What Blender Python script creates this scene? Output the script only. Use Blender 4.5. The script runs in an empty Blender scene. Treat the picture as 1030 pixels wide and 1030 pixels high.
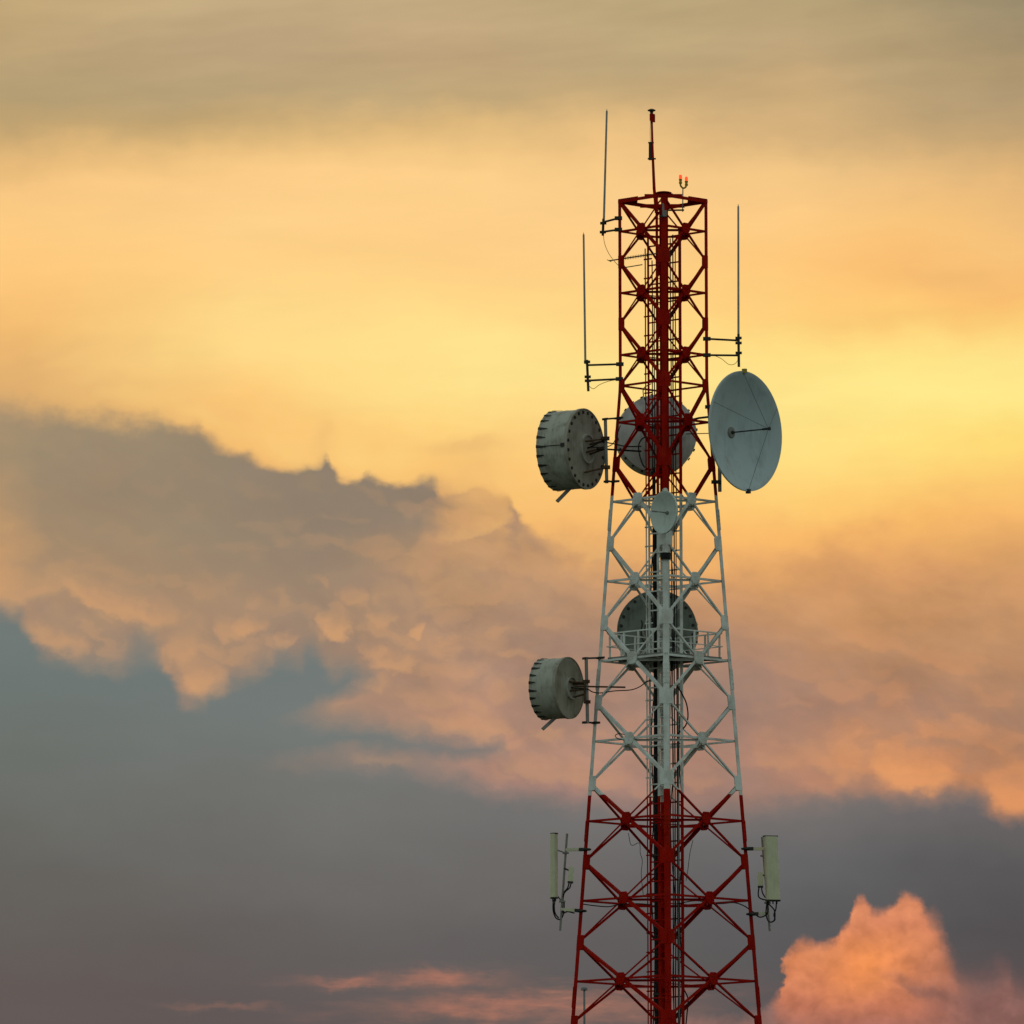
import bpy, math, random
from mathutils import Vector, Matrix
random.seed(7)
R = math.radians
S = bpy.context.scene
COL = S.collection

# ------------------------------------------------------------------ camera
TANH = 0.05766                      # tan of half the field of view (6.6 degrees)
F = 515.0 / TANH                    # focal length in photograph pixels
PITCH, ROLL = R(7.0), R(0.12)
EYE = Vector((0, 0, 1.7))
fw = Vector((0, math.cos(PITCH), math.sin(PITCH)))
rt0 = Vector((1, 0, 0))
up0 = Vector((0, -math.sin(PITCH), math.cos(PITCH)))
rt = rt0 * math.cos(ROLL) - up0 * math.sin(ROLL)
up = up0 * math.cos(ROLL) + rt0 * math.sin(ROLL)
cam = bpy.data.cameras.new('camera')
cam.sensor_width = 36
cam.angle = 2 * math.atan(TANH)
cam.clip_start, cam.clip_end = 1.0, 60000
co = bpy.data.objects.new('camera', cam)
COL.objects.link(co)
co.matrix_world = Matrix(((rt.x, up.x, -fw.x, EYE.x), (rt.y, up.y, -fw.y, EYE.y), (rt.z, up.z, -fw.z, EYE.z), (0, 0, 0, 1)))
S.camera = co

# ------------------------------------------------------------------ sky, sun, exposure
SUN_AZ, SUN_EL = R(6.0), R(9.0)     # the sun stands low behind the clouds, beyond the tower
SKY_STRENGTH = 0.15
SUN_STRENGTH = 0.25
S.cycles.max_bounces = 4
S.cycles.use_adaptive_sampling = True
S.cycles.adaptive_threshold = 0.012
S.cycles.adaptive_min_samples = 12
S.cycles.diffuse_bounces = 2
S.cycles.glossy_bounces = 2
S.view_settings.view_transform = 'Standard'
S.view_settings.look = 'None'
S.view_settings.exposure = 0
S.view_settings.gamma = 1
S.view_settings.use_curve_mapping = False


def lin(c):
    o = []
    for x in c:
        x /= 255.0
        o.append(x / 12.92 if x <= 0.04045 else ((x + 0.055) / 1.055) ** 2.4)
    return o


W = bpy.data.worlds.new('World')
S.world = W
W.use_nodes = True
NT = W.node_tree
NT.nodes.clear()


class V:
    """a node socket with arithmetic"""
    def __init__(s, sock): s.s = sock
    def __add__(a, b): return mth('ADD', a, b)
    def __radd__(a, b): return mth('ADD', b, a)
    def __sub__(a, b): return mth('SUBTRACT', a, b)
    def __rsub__(a, b): return mth('SUBTRACT', b, a)
    def __mul__(a, b): return mth('MULTIPLY', a, b)
    def __rmul__(a, b): return mth('MULTIPLY', b, a)
    def __truediv__(a, b): return mth('DIVIDE', a, b)


def plug(sock, x):
    if isinstance(x, V):
        NT.links.new(x.s, sock)
    elif isinstance(x, (list, tuple)):
        sock.default_value = (*x[:3], 1) if len(sock.default_value) == 4 else x[:3]
    else:
        sock.default_value = x


def mth(op, a, b=None, c=None):
    n = NT.nodes.new('ShaderNodeMath')
    n.operation = op
    plug(n.inputs[0], a)
    if b is not None: plug(n.inputs[1], b)
    if c is not None: plug(n.inputs[2], c)
    return V(n.outputs[0])


def smooth(e0, e1, x):
    n = NT.nodes.new('ShaderNodeMapRange')
    n.interpolation_type = 'SMOOTHSTEP'
    n.clamp = True
    plug(n.inputs['Value'], x)
    plug(n.inputs['From Min'], e0)
    plug(n.inputs['From Max'], e1)
    return V(n.outputs[0])


def linear(e0, e1, x):
    n = NT.nodes.new('ShaderNodeMapRange')
    n.clamp = True
    plug(n.inputs['Value'], x)
    plug(n.inputs['From Min'], e0)
    plug(n.inputs['From Max'], e1)
    return V(n.outputs[0])


def vec(x, y, z=0.0):
    n = NT.nodes.new('ShaderNodeCombineXYZ')
    plug(n.inputs[0], x); plug(n.inputs[1], y); plug(n.inputs[2], z)
    return V(n.outputs[0])


def noise(u, v, su, sv, detail=3, rough=0.5, seed=0.0):
    """centred noise about -0.5..0.5, features su by sv pixels"""
    n = NT.nodes.new('ShaderNodeTexNoise')
    n.noise_dimensions = '2D'
    plug(n.inputs['Vector'], vec(u * (1 / su) + seed * 13.7, v * (1 / sv) - seed * 7.9))
    n.inputs['Scale'].default_value = 1
    n.inputs['Detail'].default_value = detail
    n.inputs['Roughness'].default_value = rough
    return (V(n.outputs['Fac']) - 0.5) * 2.2


def ramp(v, stops, vmin=0.0, vmax=1030.0):
    n = NT.nodes.new('ShaderNodeValToRGB')
    cr = n.color_ramp
    cr.interpolation = 'LINEAR'
    stops = sorted(stops)
    while len(cr.elements) < len(stops):
        cr.elements.new(0.5)
    for e, (p, c) in zip(cr.elements, stops):
        e.position = (p - vmin) / (vmax - vmin)
        e.color = (*lin(c), 1)
    plug(n.inputs[0], (v - vmin) / (vmax - vmin))
    return V(n.outputs[0])


def mix(f, a, b, mode='MIX'):
    n = NT.nodes.new('ShaderNodeMix')
    n.data_type = 'RGBA'
    n.blend_type = mode
    n.clamp_factor = True
    plug(n.inputs[0], f)
    plug(n.inputs[6], a)
    plug(n.inputs[7], b)
    return V(n.outputs[2])


def curve(u, pts):
    """piecewise curve v(u), both in pixels"""
    n = NT.nodes.new('ShaderNodeFloatCurve')
    c = n.mapping.curves[0]
    pts = sorted(pts)
    lo = min(p[1] for p in pts) - 5.0
    hi = max(p[1] for p in pts) + 5.0
    xy = [((p[0] + 20) / 1070.0, (p[1] - lo) / (hi - lo)) for p in pts]
    c.points[0].location = xy[0]
    c.points[1].location = xy[-1]
    for q in xy[1:-1]:
        c.points.new(*q)
    for p in c.points:
        p.handle_type = 'AUTO_CLAMPED'
    n.mapping.extend = 'HORIZONTAL'
    n.mapping.update()
    plug(n.inputs['Value'], (u + 20.0) / 1070.0)
    return V(n.outputs[0]) * (hi - lo) + lo


def field(u, v, cols):
    out = ramp(v, cols[0][1])
    for (ua, _), (ub, st) in zip(cols, cols[1:]):
        out = mix(linear(ua, ub, u), out, ramp(v, st))
    return out


def affine(x, k, c):
    return mth('MULTIPLY_ADD', x, k, c)


def dist2(u, v, cu, cv, su, sv, rot):
    t = math.tan(R(rot))
    a = affine(u, 1 / su, -cu / su)
    b = affine(v, 1 / sv, -(cv - t * cu) / sv)
    if abs(rot) > 1: b = mth('MULTIPLY_ADD', u, -t / sv, b)
    return mth('MULTIPLY_ADD', a, a, b * b), b


def patches(u, v, lst):
    """soft patches joined into one mask: (u, v, half width, half height, slope, strength)"""
    inv = 1.0
    for cu, cv, su, sv, rot, k in lst:
        d2, b = dist2(u, v, cu, cv, su, sv, rot)
        e = mth('EXPONENT', d2 * -1.0)
        e = mth('MULTIPLY_ADD', e, -k, 1.0)
        inv = e if inv == 1.0 else inv * e
    return mth('SUBTRACT', 1.0, inv)


def lobes(u, v, lst, lo=-1.1, hi=0.55):
    """rounded cloud lobes joined into one mask, each strongest along one rim"""
    inv = 1.0
    for cu, cv, su, sv, rot, k in lst:
        d2, b = dist2(u, v, cu, cv, su, sv, rot)
        e = smooth(1.25, 0.35, d2) * smooth(lo, hi, b)
        e = mth('MULTIPLY_ADD', e, -k, 1.0)
        inv = e if inv == 1.0 else inv * e
    return mth('SUBTRACT', 1.0, inv)


def gain(c, x):
    """multiply colour c by scalar socket x"""
    n = NT.nodes.new('ShaderNodeCombineColor')
    for k in range(3): plug(n.inputs[k], x)
    return mix(1.0, c, V(n.outputs[0]), 'MULTIPLY')


def layer(col):
    n = NT.nodes.new('ShaderNodeBackground')
    if isinstance(col, V): NT.links.new(col.s, n.inputs[0])
    else: n.inputs[0].default_value = (*col, 1)
    return n.outputs[0]


def over(f, a, b):
    n = NT.nodes.new('ShaderNodeMixShader')
    plug(n.inputs[0], f)
    NT.links.new(a, n.inputs[1])
    NT.links.new(b, n.inputs[2])
    return n.outputs[0]


tc = NT.nodes.new('ShaderNodeTexCoord')
sep = NT.nodes.new('ShaderNodeSeparateXYZ')
NT.links.new(tc.outputs['Generated'], sep.inputs[0])
dx, dy, dz = (V(o) for o in sep.outputs)
az = mth('ARCTAN2', dx, dy)
el = mth('ARCSINE', dz)
# sky chart: azimuth and elevation in fractions of a degree (1 unit = 0.0064 degrees)
U = az * (F * math.cos(PITCH)) + 515.0
Vv = (el - PITCH) * -F + 515.0
um = mth('PINGPONG', U, 1030.0)
vm = mth('MAXIMUM', mth('MINIMUM', Vv, 1029.0), 1.0)

# slow and fine warps of the chart
w1 = noise(U, Vv, 190, 110, 3, 0.5, 1.3)
w2 = noise(U, Vv, 190, 110, 3, 0.5, 7.7)
f1 = noise(U, Vv, 34, 26, 4, 0.55, 3.1)
f2 = noise(U, Vv, 34, 26, 4, 0.55, 9.4)
def puff(u, v, su, sv, detail=2.0, rough=0.5, seed=0.0):
    """billows: 1 at the middle of each puff, falling into creases between puffs"""
    n = NT.nodes.new('ShaderNodeTexVoronoi')
    n.voronoi_dimensions = '2D'
    n.feature = 'F1'
    n.normalize = True
    plug(n.inputs['Vector'], vec(u * (1 / su) + seed * 13.7, v * (1 / sv) - seed * 7.9))
    n.inputs['Scale'].default_value = 1
    n.inputs['Detail'].default_value = detail
    n.inputs['Roughness'].default_value = rough
    return 1.0 - V(n.outputs['Distance']) * 1.6


pu, pv = U + f1 * 14.0 + w1 * 30.0, Vv + f2 * 12.0 + w2 * 20.0
pf1 = puff(pu, pv, 44, 34, 2, .5, 2.0) - 0.5
pf2 = puff(pu, pv, 52, 36, 2, .5, 5.0) - 0.5
ub = um + w1 * 46.0 + f1 * 12.0
vb = vm + w2 * 26.0 + f2 * 7.0

# --- upper gold sky
G = field(ub, vb, [
    (20, [(0, (200, 172, 125)), (50, (190, 163, 120)), (100, (180, 157, 116)), (130, (192, 162, 113)), (160, (228, 184, 121)), (190, (250, 201, 131)), (240, (254, 203, 128)), (290, (252, 197, 121)), (330, (241, 187, 114)), (370, (228, 178, 112)), (420, (215, 168, 110))]),
    (250, [(0, (193, 168, 128)), (45, (189, 163, 126)), (90, (184, 160, 121)), (120, (203, 171, 118)), (150, (236, 193, 128)), (180, (252, 205, 136)), (220, (254, 209, 139)), (260, (254, 208, 134)), (300, (255, 216, 138)), (350, (255, 218, 137)), (400, (252, 202, 122)), (440, (247, 190, 113)), (480, (240, 180, 108))]),
    (470, [(0, (196, 170, 129)), (60, (193, 165, 125)), (95, (195, 168, 123)), (120, (222, 184, 125)), (150, (240, 197, 131)), (190, (253, 208, 139)), (250, (254, 207, 135)), (300, (255, 214, 135)), (340, (255, 226, 142)), (390, (255, 226, 141)), (430, (254, 212, 127)), (470, (252, 200, 118)), (520, (246, 188, 112)), (560, (236, 175, 108))]),
    (640, [(0, (191, 168, 125)), (60, (187, 163, 122)), (105, (202, 171, 122)), (140, (235, 192, 130)), (180, (250, 204, 138)), (250, (253, 206, 135)), (320, (254, 213, 132)), (370, (255, 227, 142)), (420, (255, 215, 135)), (480, (253, 200, 121)), (520, (250, 190, 112)), (570, (240, 178, 108))]),
    (810, [(0, (185, 163, 121)), (50, (190, 163, 122)), (100, (205, 172, 123)), (140, (215, 178, 125)), (170, (240, 196, 132)), (220, (252, 203, 133)), (280, (254, 199, 122)), (320, (254, 206, 123)), (350, (255, 222, 132)), (400, (255, 230, 140)), (450, (255, 222, 130)), (500, (254, 205, 115)), (540, (252, 189, 106)), (590, (236, 172, 103))]),
    (910, [(0, (174, 154, 116)), (80, (185, 159, 118)), (130, (200, 168, 120)), (180, (235, 190, 128)), (230, (250, 198, 125)), (280, (252, 192, 115)), (320, (253, 203, 118)), (360, (255, 228, 135)), (390, (255, 234, 142)), (440, (255, 222, 125)), (480, (254, 205, 115)), (520, (250, 188, 105)), (570, (226, 164, 101))]),
    (1020, [(0, (154, 140, 110)), (30, (163, 143, 110)), (60, (174, 150, 112)), (100, (176, 152, 115)), (150, (192, 161, 115)), (200, (232, 185, 122)), (250, (248, 195, 122)), (300, (250, 190, 112)), (330, (252, 205, 118)), (370, (255, 228, 138)), (400, (255, 232, 138)), (440, (254, 218, 118)), (480, (253, 200, 112)), (520, (248, 185, 108)), (570, (220, 162, 102))]),
])
st1 = noise(U + Vv * 0.6, Vv, 260, 38, 5, 0.6, 5.0)
st2 = noise(U - Vv * 1.4, Vv + U * 0.12, 200, 34, 4, 0.55, 15.0)
G = gain(G, st1 * 0.035 + st2 * smooth(190, 60, vb) * 0.08 + st2 * 0.03 + 1.0)

ug, vg = um + pf1 * 14.0 + f1 * 6.0, vm + pf2 * 12.0 + f2 * 5.0
glit = patches(ug, vg, [(356, 462, 26, 20, 20, .55), (288, 452, 40, 18, 14, .4), (400, 462, 26, 16, 0, .4), (210, 424, 36, 14, 24, .3), (130, 398, 44, 12, 6, .25), (350, 390, 60, 24, 10, .3)])
gdim = patches(ug, vg, [(326, 438, 9, 16, -14, .3), (470, 449, 38, 8, -4, .45), (484, 470, 30, 20, 10, .28), (452, 488, 20, 8, 0, .3), (20, 386, 46, 9, -16, .6), (30, 366, 60, 7, -20, .4), (90, 392, 30, 7, -14, .25), (960, 285, 60, 12, 4, .3)])
G = mix(glit, G, lin((255, 215, 130)))
G = mix(gdim, G, lin((226, 176, 112)))
gold = layer(G)

# --- middle cloud bank, mauve in its own shade and tan where the low light reaches it
M = field(ub, vb, [
    (2, [(395, (172, 146, 113)), (450, (160, 139, 110)), (500, (178, 146, 109)), (550, (200, 155, 109)), (600, (208, 158, 111)), (650, (170, 138, 114))]),
    (42, [(395, (166, 143, 113)), (450, (155, 137, 110)), (500, (158, 136, 109)), (550, (166, 139, 109)), (600, (180, 145, 111)), (650, (156, 133, 114))]),
    (170, [(410, (160, 141, 112)), (480, (150, 132, 110)), (540, (153, 134, 109)), (580, (162, 137, 110)), (620, (174, 141, 111)), (670, (170, 138, 114)), (710, (164, 135, 115))]),
    (320, [(460, (142, 127, 108)), (520, (145, 128, 110)), (580, (150, 130, 110)), (610, (157, 133, 111)), (650, (152, 130, 112)), (700, (170, 137, 113)), (760, (155, 129, 115)), (790, (130, 120, 112))]),
    (400, [(480, (142, 126, 108)), (530, (148, 129, 110)), (548, (160, 134, 109)), (565, (172, 140, 109)), (600, (174, 140, 110)), (650, (168, 136, 111)), (700, (174, 137, 114)), (740, (180, 139, 117)), (780, (160, 130, 115))]),
    (429, [(475, (142, 126, 108)), (500, (144, 126, 108)), (512, (158, 133, 108)), (525, (182, 146, 109)), (560, (184, 145, 109)), (600, (175, 140, 110)), (650, (169, 136, 111)), (700, (174, 137, 114)), (740, (182, 139, 117)), (782, (162, 130, 115))]),
    (441, [(440, (248, 197, 117)), (470, (240, 187, 113)), (490, (222, 170, 109)), (502, (172, 140, 108)), (514, (200, 155, 108)), (560, (190, 148, 108)), (600, (175, 140, 110)), (650, (174, 138, 112)), (700, (182, 141, 115)), (740, (191, 143, 118)), (784, (165, 130, 115))]),
    (462, [(440, (250, 198, 117)), (478, (238, 184, 112)), (500, (206, 160, 109)), (522, (208, 160, 108)), (560, (192, 149, 108)), (600, (175, 140, 110)), (650, (174, 138, 112)), (700, (182, 141, 115)), (740, (192, 143, 118)), (785, (165, 130, 115))]),
    (560, [(500, (232, 178, 110)), (540, (212, 161, 108)), (570, (196, 150, 108)), (600, (180, 140, 108)), (650, (165, 132, 112)), (700, (160, 128, 112)), (750, (175, 135, 115)), (790, (178, 133, 118)), (825, (130, 115, 110))]),
    (740, [(550, (242, 178, 108)), (590, (214, 157, 105)), (640, (184, 140, 108)), (680, (165, 130, 110)), (720, (159, 126, 112)), (760, (170, 130, 112)), (790, (160, 125, 112)), (825, (122, 111, 110))]),
    (860, [(540, (232, 168, 103)), (580, (214, 155, 102)), (620, (203, 149, 102)), (650, (194, 144, 104)), (690, (180, 135, 105)), (720, (176, 131, 105)), (755, (205, 143, 101)), (785, (200, 138, 104)), (805, (150, 122, 110))]),
    (1020, [(540, (228, 168, 102)), (580, (206, 151, 102)), (640, (194, 144, 102)), (700, (172, 130, 102)), (750, (175, 130, 102)), (790, (205, 140, 96)), (815, (200, 138, 100))]),
])
mb = noise(U + Vv * 0.35, Vv - U * 0.25, 120, 56, 6, 0.58, 2.2)
M = gain(M, mb * (smooth(300, 560, um + vm * .35 - 200.0) * 0.17 + 0.07) + 1.0)
# mammatus lobes: each is brightest along its lower rim and fades upwards
rl = puff(pu, pv - 8.0, 50, 36, 1, .4, 2.0) - puff(pu - 4.0, pv + 8.0, 50, 36, 1, .4, 2.0)
uw, vw = um + f1 * 16.0 + pf1 * 14.0, vm + f2 * 14.0 + pf2 * 10.0
where = patches(uw, vw, [(430, 630, 160, 95, 8, .85), (110, 640, 170, 56, 8, .85), (900, 740, 170, 70, 6, .6), (480, 510, 60, 40, 0, .6), (480, 740, 160, 40, 0, .6)]) + 0.1
ul = um + f1 * 9.0 + noise(U, Vv, 15, 13, 3, 0.55, 52.0) * 6.0
vl = vm + f2 * 8.0 + noise(U, Vv, 15, 13, 3, 0.55, 57.0) * 5.0
mlit = lobes(ul, vl, [
    (337, 627, 20, 17, 10, .8), (382, 623, 15, 11, 0, .5), (419, 633, 12, 10, -20, .75), (394, 663, 28, 16, 8, .6), (354, 596, 18, 14, 0, .4), (446, 648, 24, 17, 10, .3),
    (289, 643, 14, 10, 0, .4), (250, 627, 18, 14, 0, .45), (372, 650, 14, 12, 20, .3), (470, 728, 50, 18, 8, .45), (386, 764, 36, 10, 6, .4), (545, 772, 38, 18, 10, .35), (602, 778, 34, 18, 8, .45),
    (490, 640, 24, 18, 0, .2), (455, 617, 22, 15, 0, .25), (432, 700, 40, 14, 5, .25),
    (58, 641, 38, 18, 18, .65), (115, 658, 18, 11, 10, .5), (107, 600, 54, 18, 22, .6), (207, 680, 28, 30, 10, .75), (235, 630, 22, 17, 8, .5), (184, 649, 18, 18, 0, .45), (278, 645, 16, 11, 0, .3), (160, 612, 26, 20, 10, .35),
    (916, 774, 50, 28, 8, .85), (1022, 798, 38, 26, 14, .85), (842, 770, 28, 18, 14, .35), (780, 764, 28, 14, 10, .35), (700, 782, 26, 13, 6, .35), (655, 796, 26, 13, 6, .35), (965, 735, 36, 16, 12, .2),
    (870, 640, 44, 15, 14, .25), (800, 672, 40, 14, 14, .2), (948, 664, 40, 14, 16, .2),
    (462, 532, 40, 14, -16, .4), (418, 562, 34, 16, -14, .25), (540, 570, 50, 15, 6, .25), (500, 590, 40, 14, 4, .15)])
mlit = mth('MAXIMUM', mlit, smooth(-0.02, 0.40, rl) * where * 0.42)
mdark = patches(uw, vw, [(520, 520, 8, 30, -30, .7), (545, 545, 26, 8, 15, .4), (452, 501, 24, 6, -4, .3), (730, 690, 50, 22, 15, .3), (800, 740, 40, 16, 20, .3), (545, 700, 60, 22, -10, .25), (868, 758, 9, 22, 0, .3), (640, 640, 60, 16, 8, .2)])
mdark = mth('MAXIMUM', mdark, smooth(0.02, -0.40, rl) * where * 0.40)
mgold = lobes(ul, vl, [(468, 472, 30, 22, 0, .4), (595, 548, 40, 14, 10, .35), (480, 530, 40, 10, -14, .25)])
M = mix(mdark, M, lin((150, 125, 111)))
M = mix(mlit, M, ramp(um, [(0, (213, 160, 112)), (560, (213, 160, 113)), (640, (202, 147, 113)), (780, (206, 149, 107)), (900, (237, 161, 103)), (1029, (236, 155, 96))]))
M = mix(mgold, M, lin((246, 194, 116)))
bank = layer(M)

# --- lower blue-grey air
L = field(ub, vb, [
    (20, [(600, (113, 122, 119)), (680, (110, 119, 116)), (720, (110, 116, 111)), (800, (107, 109, 104)), (900, (101, 97, 92)), (1000, (99, 89, 86))]),
    (320, [(640, (114, 122, 120)), (740, (115, 120, 117)), (800, (115, 115, 111)), (860, (110, 108, 105)), (940, (101, 96, 94)), (1020, (96, 88, 87))]),
    (560, [(720, (122, 122, 120)), (800, (115, 113, 111)), (860, (110, 107, 105)), (940, (100, 96, 95)), (1010, (95, 91, 90))]),
    (800, [(800, (118, 113, 110)), (860, (103, 102, 102)), (920, (92, 91, 92)), (1000, (89, 85, 86))]),
    (1020, [(810, (110, 104, 103)), (880, (90, 88, 89)), (950, (84, 80, 81)), (1010, (92, 80, 80))]),
])
L = gain(L, noise(U, Vv, 200, 60, 4, 0.55, 8.8) * 0.05 + 1.0)

# --- edges between the banks (chart curves, roughened by noise)
ue = um + f1 * 9.0 + noise(U, Vv, 13, 10, 3, 0.6, 4.0) * 2.0
ve = vm + f2 * 9.0 + noise(U, Vv, 13, 10, 3, 0.6, 6.0) * 2.0 - pf1 * 10.0
ub1 = um + f1 * 7.0
vb1 = vm + f2 * 7.0 + noise(U, Vv, 13, 10, 3, 0.6, 6.0) * 1.2 - pf1 * 3.0
cusps = [(-20, 400, 3), (24, 410, 3), (62, 411, 4), (108, 417, 3), (160, 419, 3), (198, 432, 4), (242, 453, 9), (325, 459, 13), (371, 478, 5), (420, 482, 0)]
b1 = []
for (ua_, va_, sg), (ub_, vb_, _) in zip(cusps, cusps[1:]):
    for q_ in range(6):
        t_ = q_ / 6
        b1.append((ua_ + (ub_ - ua_) * t_, va_ + (vb_ - va_) * t_ + sg * math.sin(math.pi * t_) ** .65))
B1 = curve(ub1, b1 + [(432, 481), (445, 478), (460, 474), (485, 480), (503, 491), (510, 497), (517, 508), (530, 528), (545, 540), (560, 548), (600, 556), (660, 562), (740, 566), (800, 560), (860, 548), (930, 552), (1030, 560), (1050, 560)])
soft = curve(ue, [(-20, 24), (60, 20), (180, 15), (240, 11), (325, 8), (420, 9), (442, 22), (488, 20), (505, 7), (530, 8), (560, 24), (620, 44), (760, 50), (1050, 52)])
m1 = smooth(-1.0, 1.0, (vb1 - B1 + noise(U, Vv, 60, 40, 4, 0.6, 12.0) * soft * 0.8) / soft)
hang = lobes(um + f1 * 5.0, vm + f2 * 4.0 + noise(U, Vv, 20, 16, 2, 0.5, 71.0) * 3.0, [(284, 454, 34, 22, 8, .9), (351, 462, 19, 24, 0, .95), (398, 466, 28, 20, 0, .95), (236, 434, 22, 20, 16, .85), (182, 412, 26, 17, 8, .8), (130, 402, 30, 16, 0, .7), (64, 398, 34, 15, 0, .6), (316, 456, 12, 16, 0, .6), (430, 462, 16, 20, 0, .8), (470, 470, 26, 22, 0, .6), (500, 478, 18, 22, 20, .6)], -1.6, -0.7)
m1 = m1 * (1.0 - hang)
both = over(m1, gold, bank)

B2a = curve(ue, [(-20, 612), (0, 612), (14, 612), (24, 622), (34, 638), (50, 656), (70, 662), (100, 666), (118, 664), (133, 654), (147, 648), (160, 656), (169, 676), (179, 696), (190, 705), (203, 704), (216, 694), (235, 684), (255, 673), (272, 664), (286, 658), (300, 661), (312, 651), (324, 662), (335, 673), (350, 668), (364, 676), (380, 684), (420, 735), (460, 742), (500, 750), (540, 780), (1050, 790)])
T2 = curve(ue, [(-20, 780), (200, 780), (262, 745), (300, 722), (322, 711), (346, 697), (376, 678), (400, 660), (1050, 640)])
B2b = curve(ue, [(-20, 700), (240, 712), (300, 720), (340, 724), (374, 725), (406, 733), (440, 741), (470, 744), (490, 742), (505, 752), (530, 785), (1050, 790)])
T3 = curve(ue, [(-20, 790), (240, 776), (300, 764), (340, 757), (374, 756), (440, 761), (470, 763), (495, 757), (515, 745), (540, 720), (1050, 640)])
B2c = curve(ue, [(-20, 740), (240, 752), (300, 766), (340, 765), (360, 767), (400, 768), (436, 775), (483, 790), (522, 798), (560, 800), (600, 806), (680, 818), (760, 816), (830, 803), (870, 798), (910, 806), (945, 803), (970, 800), (1000, 818), (1030, 826), (1050, 826)])
ssl = curve(ue, [(-20, 20), (100, 22), (140, 32), (172, 18), (300, 19), (400, 20), (520, 16), (650, 22), (820, 18), (1050, 12)])


def below(b, s): return smooth(-1.0, 1.0, (b - ve) / s)


def beyond(b, s): return smooth(-1.0, 1.0, (ve - b) / s)


ma = below(B2a, ssl)
mbk = beyond(T2, 16.0) * below(B2b, ssl)
mc = beyond(T3, 15.0) * below(B2c, ssl * 1.2)
mM = mth('MAXIMUM', mth('MAXIMUM', ma, mbk), mc * 0.92)
low = mth('SUBTRACT', 1.0, mM)
lowf = low * smooth(560, 600, vm)

# --- pink cumulus low on the right, thin streaks on the left
cu1, cv1 = U + noise(U, Vv, 40, 36, 4, 0.6, 21.0) * 10.0, Vv + noise(U, Vv, 40, 36, 4, 0.6, 23.0) * 10.0
cp = puff(cu1, cv1, 30, 26, 3, .55, 11.0) - 0.5
uf = um - 2.0 + noise(U, Vv, 40, 36, 4, 0.6, 25.0) * 9.0 + noise(U, Vv, 9, 9, 3, 0.65, 22.0) * 2.5
vf = vm - 5.0 + noise(U, Vv, 40, 36, 4, 0.6, 26.0) * 7.0 + noise(U, Vv, 9, 9, 3, 0.65, 24.0) * 2.0 + cp * 9.0
Ct = curve(uf, [(-20, 1060), (600, 1060), (690, 1022), (740, 1018), (775, 1005), (783, 975), (795, 948), (812, 945), (830, 946), (840, 934), (849, 922), (855, 906), (862, 901), (869, 904), (876, 911), (886, 911), (895, 902), (904, 897), (913, 900), (922, 911), (933, 922), (944, 942), (953, 968), (966, 986), (990, 984), (1003, 976), (1012, 990), (1030, 995), (1050, 992)])
sf = curve(uf, [(-20, 10), (780, 10), (830, 9), (900, 8), (928, 13), (950, 30), (1050, 14)])
mF = smooth(-1.0, 1.0, (vf - Ct) / sf)
cF = ramp(vb, [(880, (218, 138, 100)), (930, (210, 130, 95)), (970, (216, 132, 88)), (1005, (198, 120, 90)), (1029, (170, 109, 92))])
cF = mix(smooth(905, 985, ub), cF, lin((140, 98, 90)))
cF = mix(smooth(800, 765, ub), cF, lin((142, 106, 98)))
flit = lobes(uf, vf, [(860, 924, 17, 17, 0, .5), (905, 917, 19, 18, 0, .5), (826, 962, 22, 20, 0, .4), (878, 958, 26, 22, 0, .4), (918, 952, 24, 22, 0, .3), (802, 990, 18, 16, 0, .35), (850, 1000, 30, 18, 0, .3), (892, 988, 24, 18, 0, .3), (812, 956, 16, 12, 0, .3)], 1.1, -.6)
fdim = lobes(uf, vf, [(860, 924, 17, 17, 0, .25), (905, 917, 19, 18, 0, .25), (826, 962, 22, 20, 0, .25), (878, 958, 26, 22, 0, .12), (918, 952, 24, 22, 0, .3), (802, 990, 18, 16, 0, .25), (850, 1000, 30, 18, 0, .25), (892, 988, 24, 18, 0, .3), (936, 1006, 22, 14, 0, .3)], .1, 1.0)
cF = mix(fdim, cF, lin((186, 114, 88)))
cF = mix(flit, cF, lin((232, 147, 102)))
cF = mix(patches(uf, vf, [(866, 966, 36, 28, -14, .7)]), cF, lin((246, 148, 80)))
cF = mix(patches(uf, vf, [(925, 992, 34, 6, 20, .6)]), cF, lin((130, 94, 88)))
crl = puff(cu1 + 4.0, cv1 + 5.0, 30, 26, 2, .55, 11.0) - puff(cu1 - 4.0, cv1 - 5.0, 30, 26, 2, .55, 11.0)
cF = gain(cF, mth('MAXIMUM', mth('MINIMUM', crl, 0.5), -0.5) * 0.30 + noise(U, Vv, 30, 26, 5, 0.6, 31.0) * 0.10 + 1.0)
cumulus = layer(cF)
us = um + w1 * 40.0
vs = vm + f2 * 7.0 + noise(U, Vv, 60, 12, 4, 0.6, 41.0) * 8.0
sa = patches(us, vs, [(440, 983, 56, 8, 0, .7), (352, 994, 60, 5, 1, .55), (490, 1012, 90, 13, -2, .75), (600, 1014, 80, 14, 0, .6), (225, 1012, 46, 3.4, 2, .3)])
sb = patches(us, vs, [(540, 1010, 150, 17, -3, .95)]) * smooth(-.4, .4, noise(U, Vv, 90, 14, 4, 0.6, 44.0))
ss = mth('MAXIMUM', sa, sb) * (noise(U, Vv, 46, 12, 4, 0.6, 47.0) * 0.8 + 0.85) * smooth(1110, 1034, Vv)
L = mix(ss, L, lin((176, 118, 98)))
air = layer(L)
both = over(lowf, both, air)
base = smooth(1210, 1036, Vv + f2 * 24.0) * smooth(1300, 1040, U)       # the cumulus dissolves into the dusk haze at its foot
both = over(mF * base * 0.97, both, cumulus)

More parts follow.
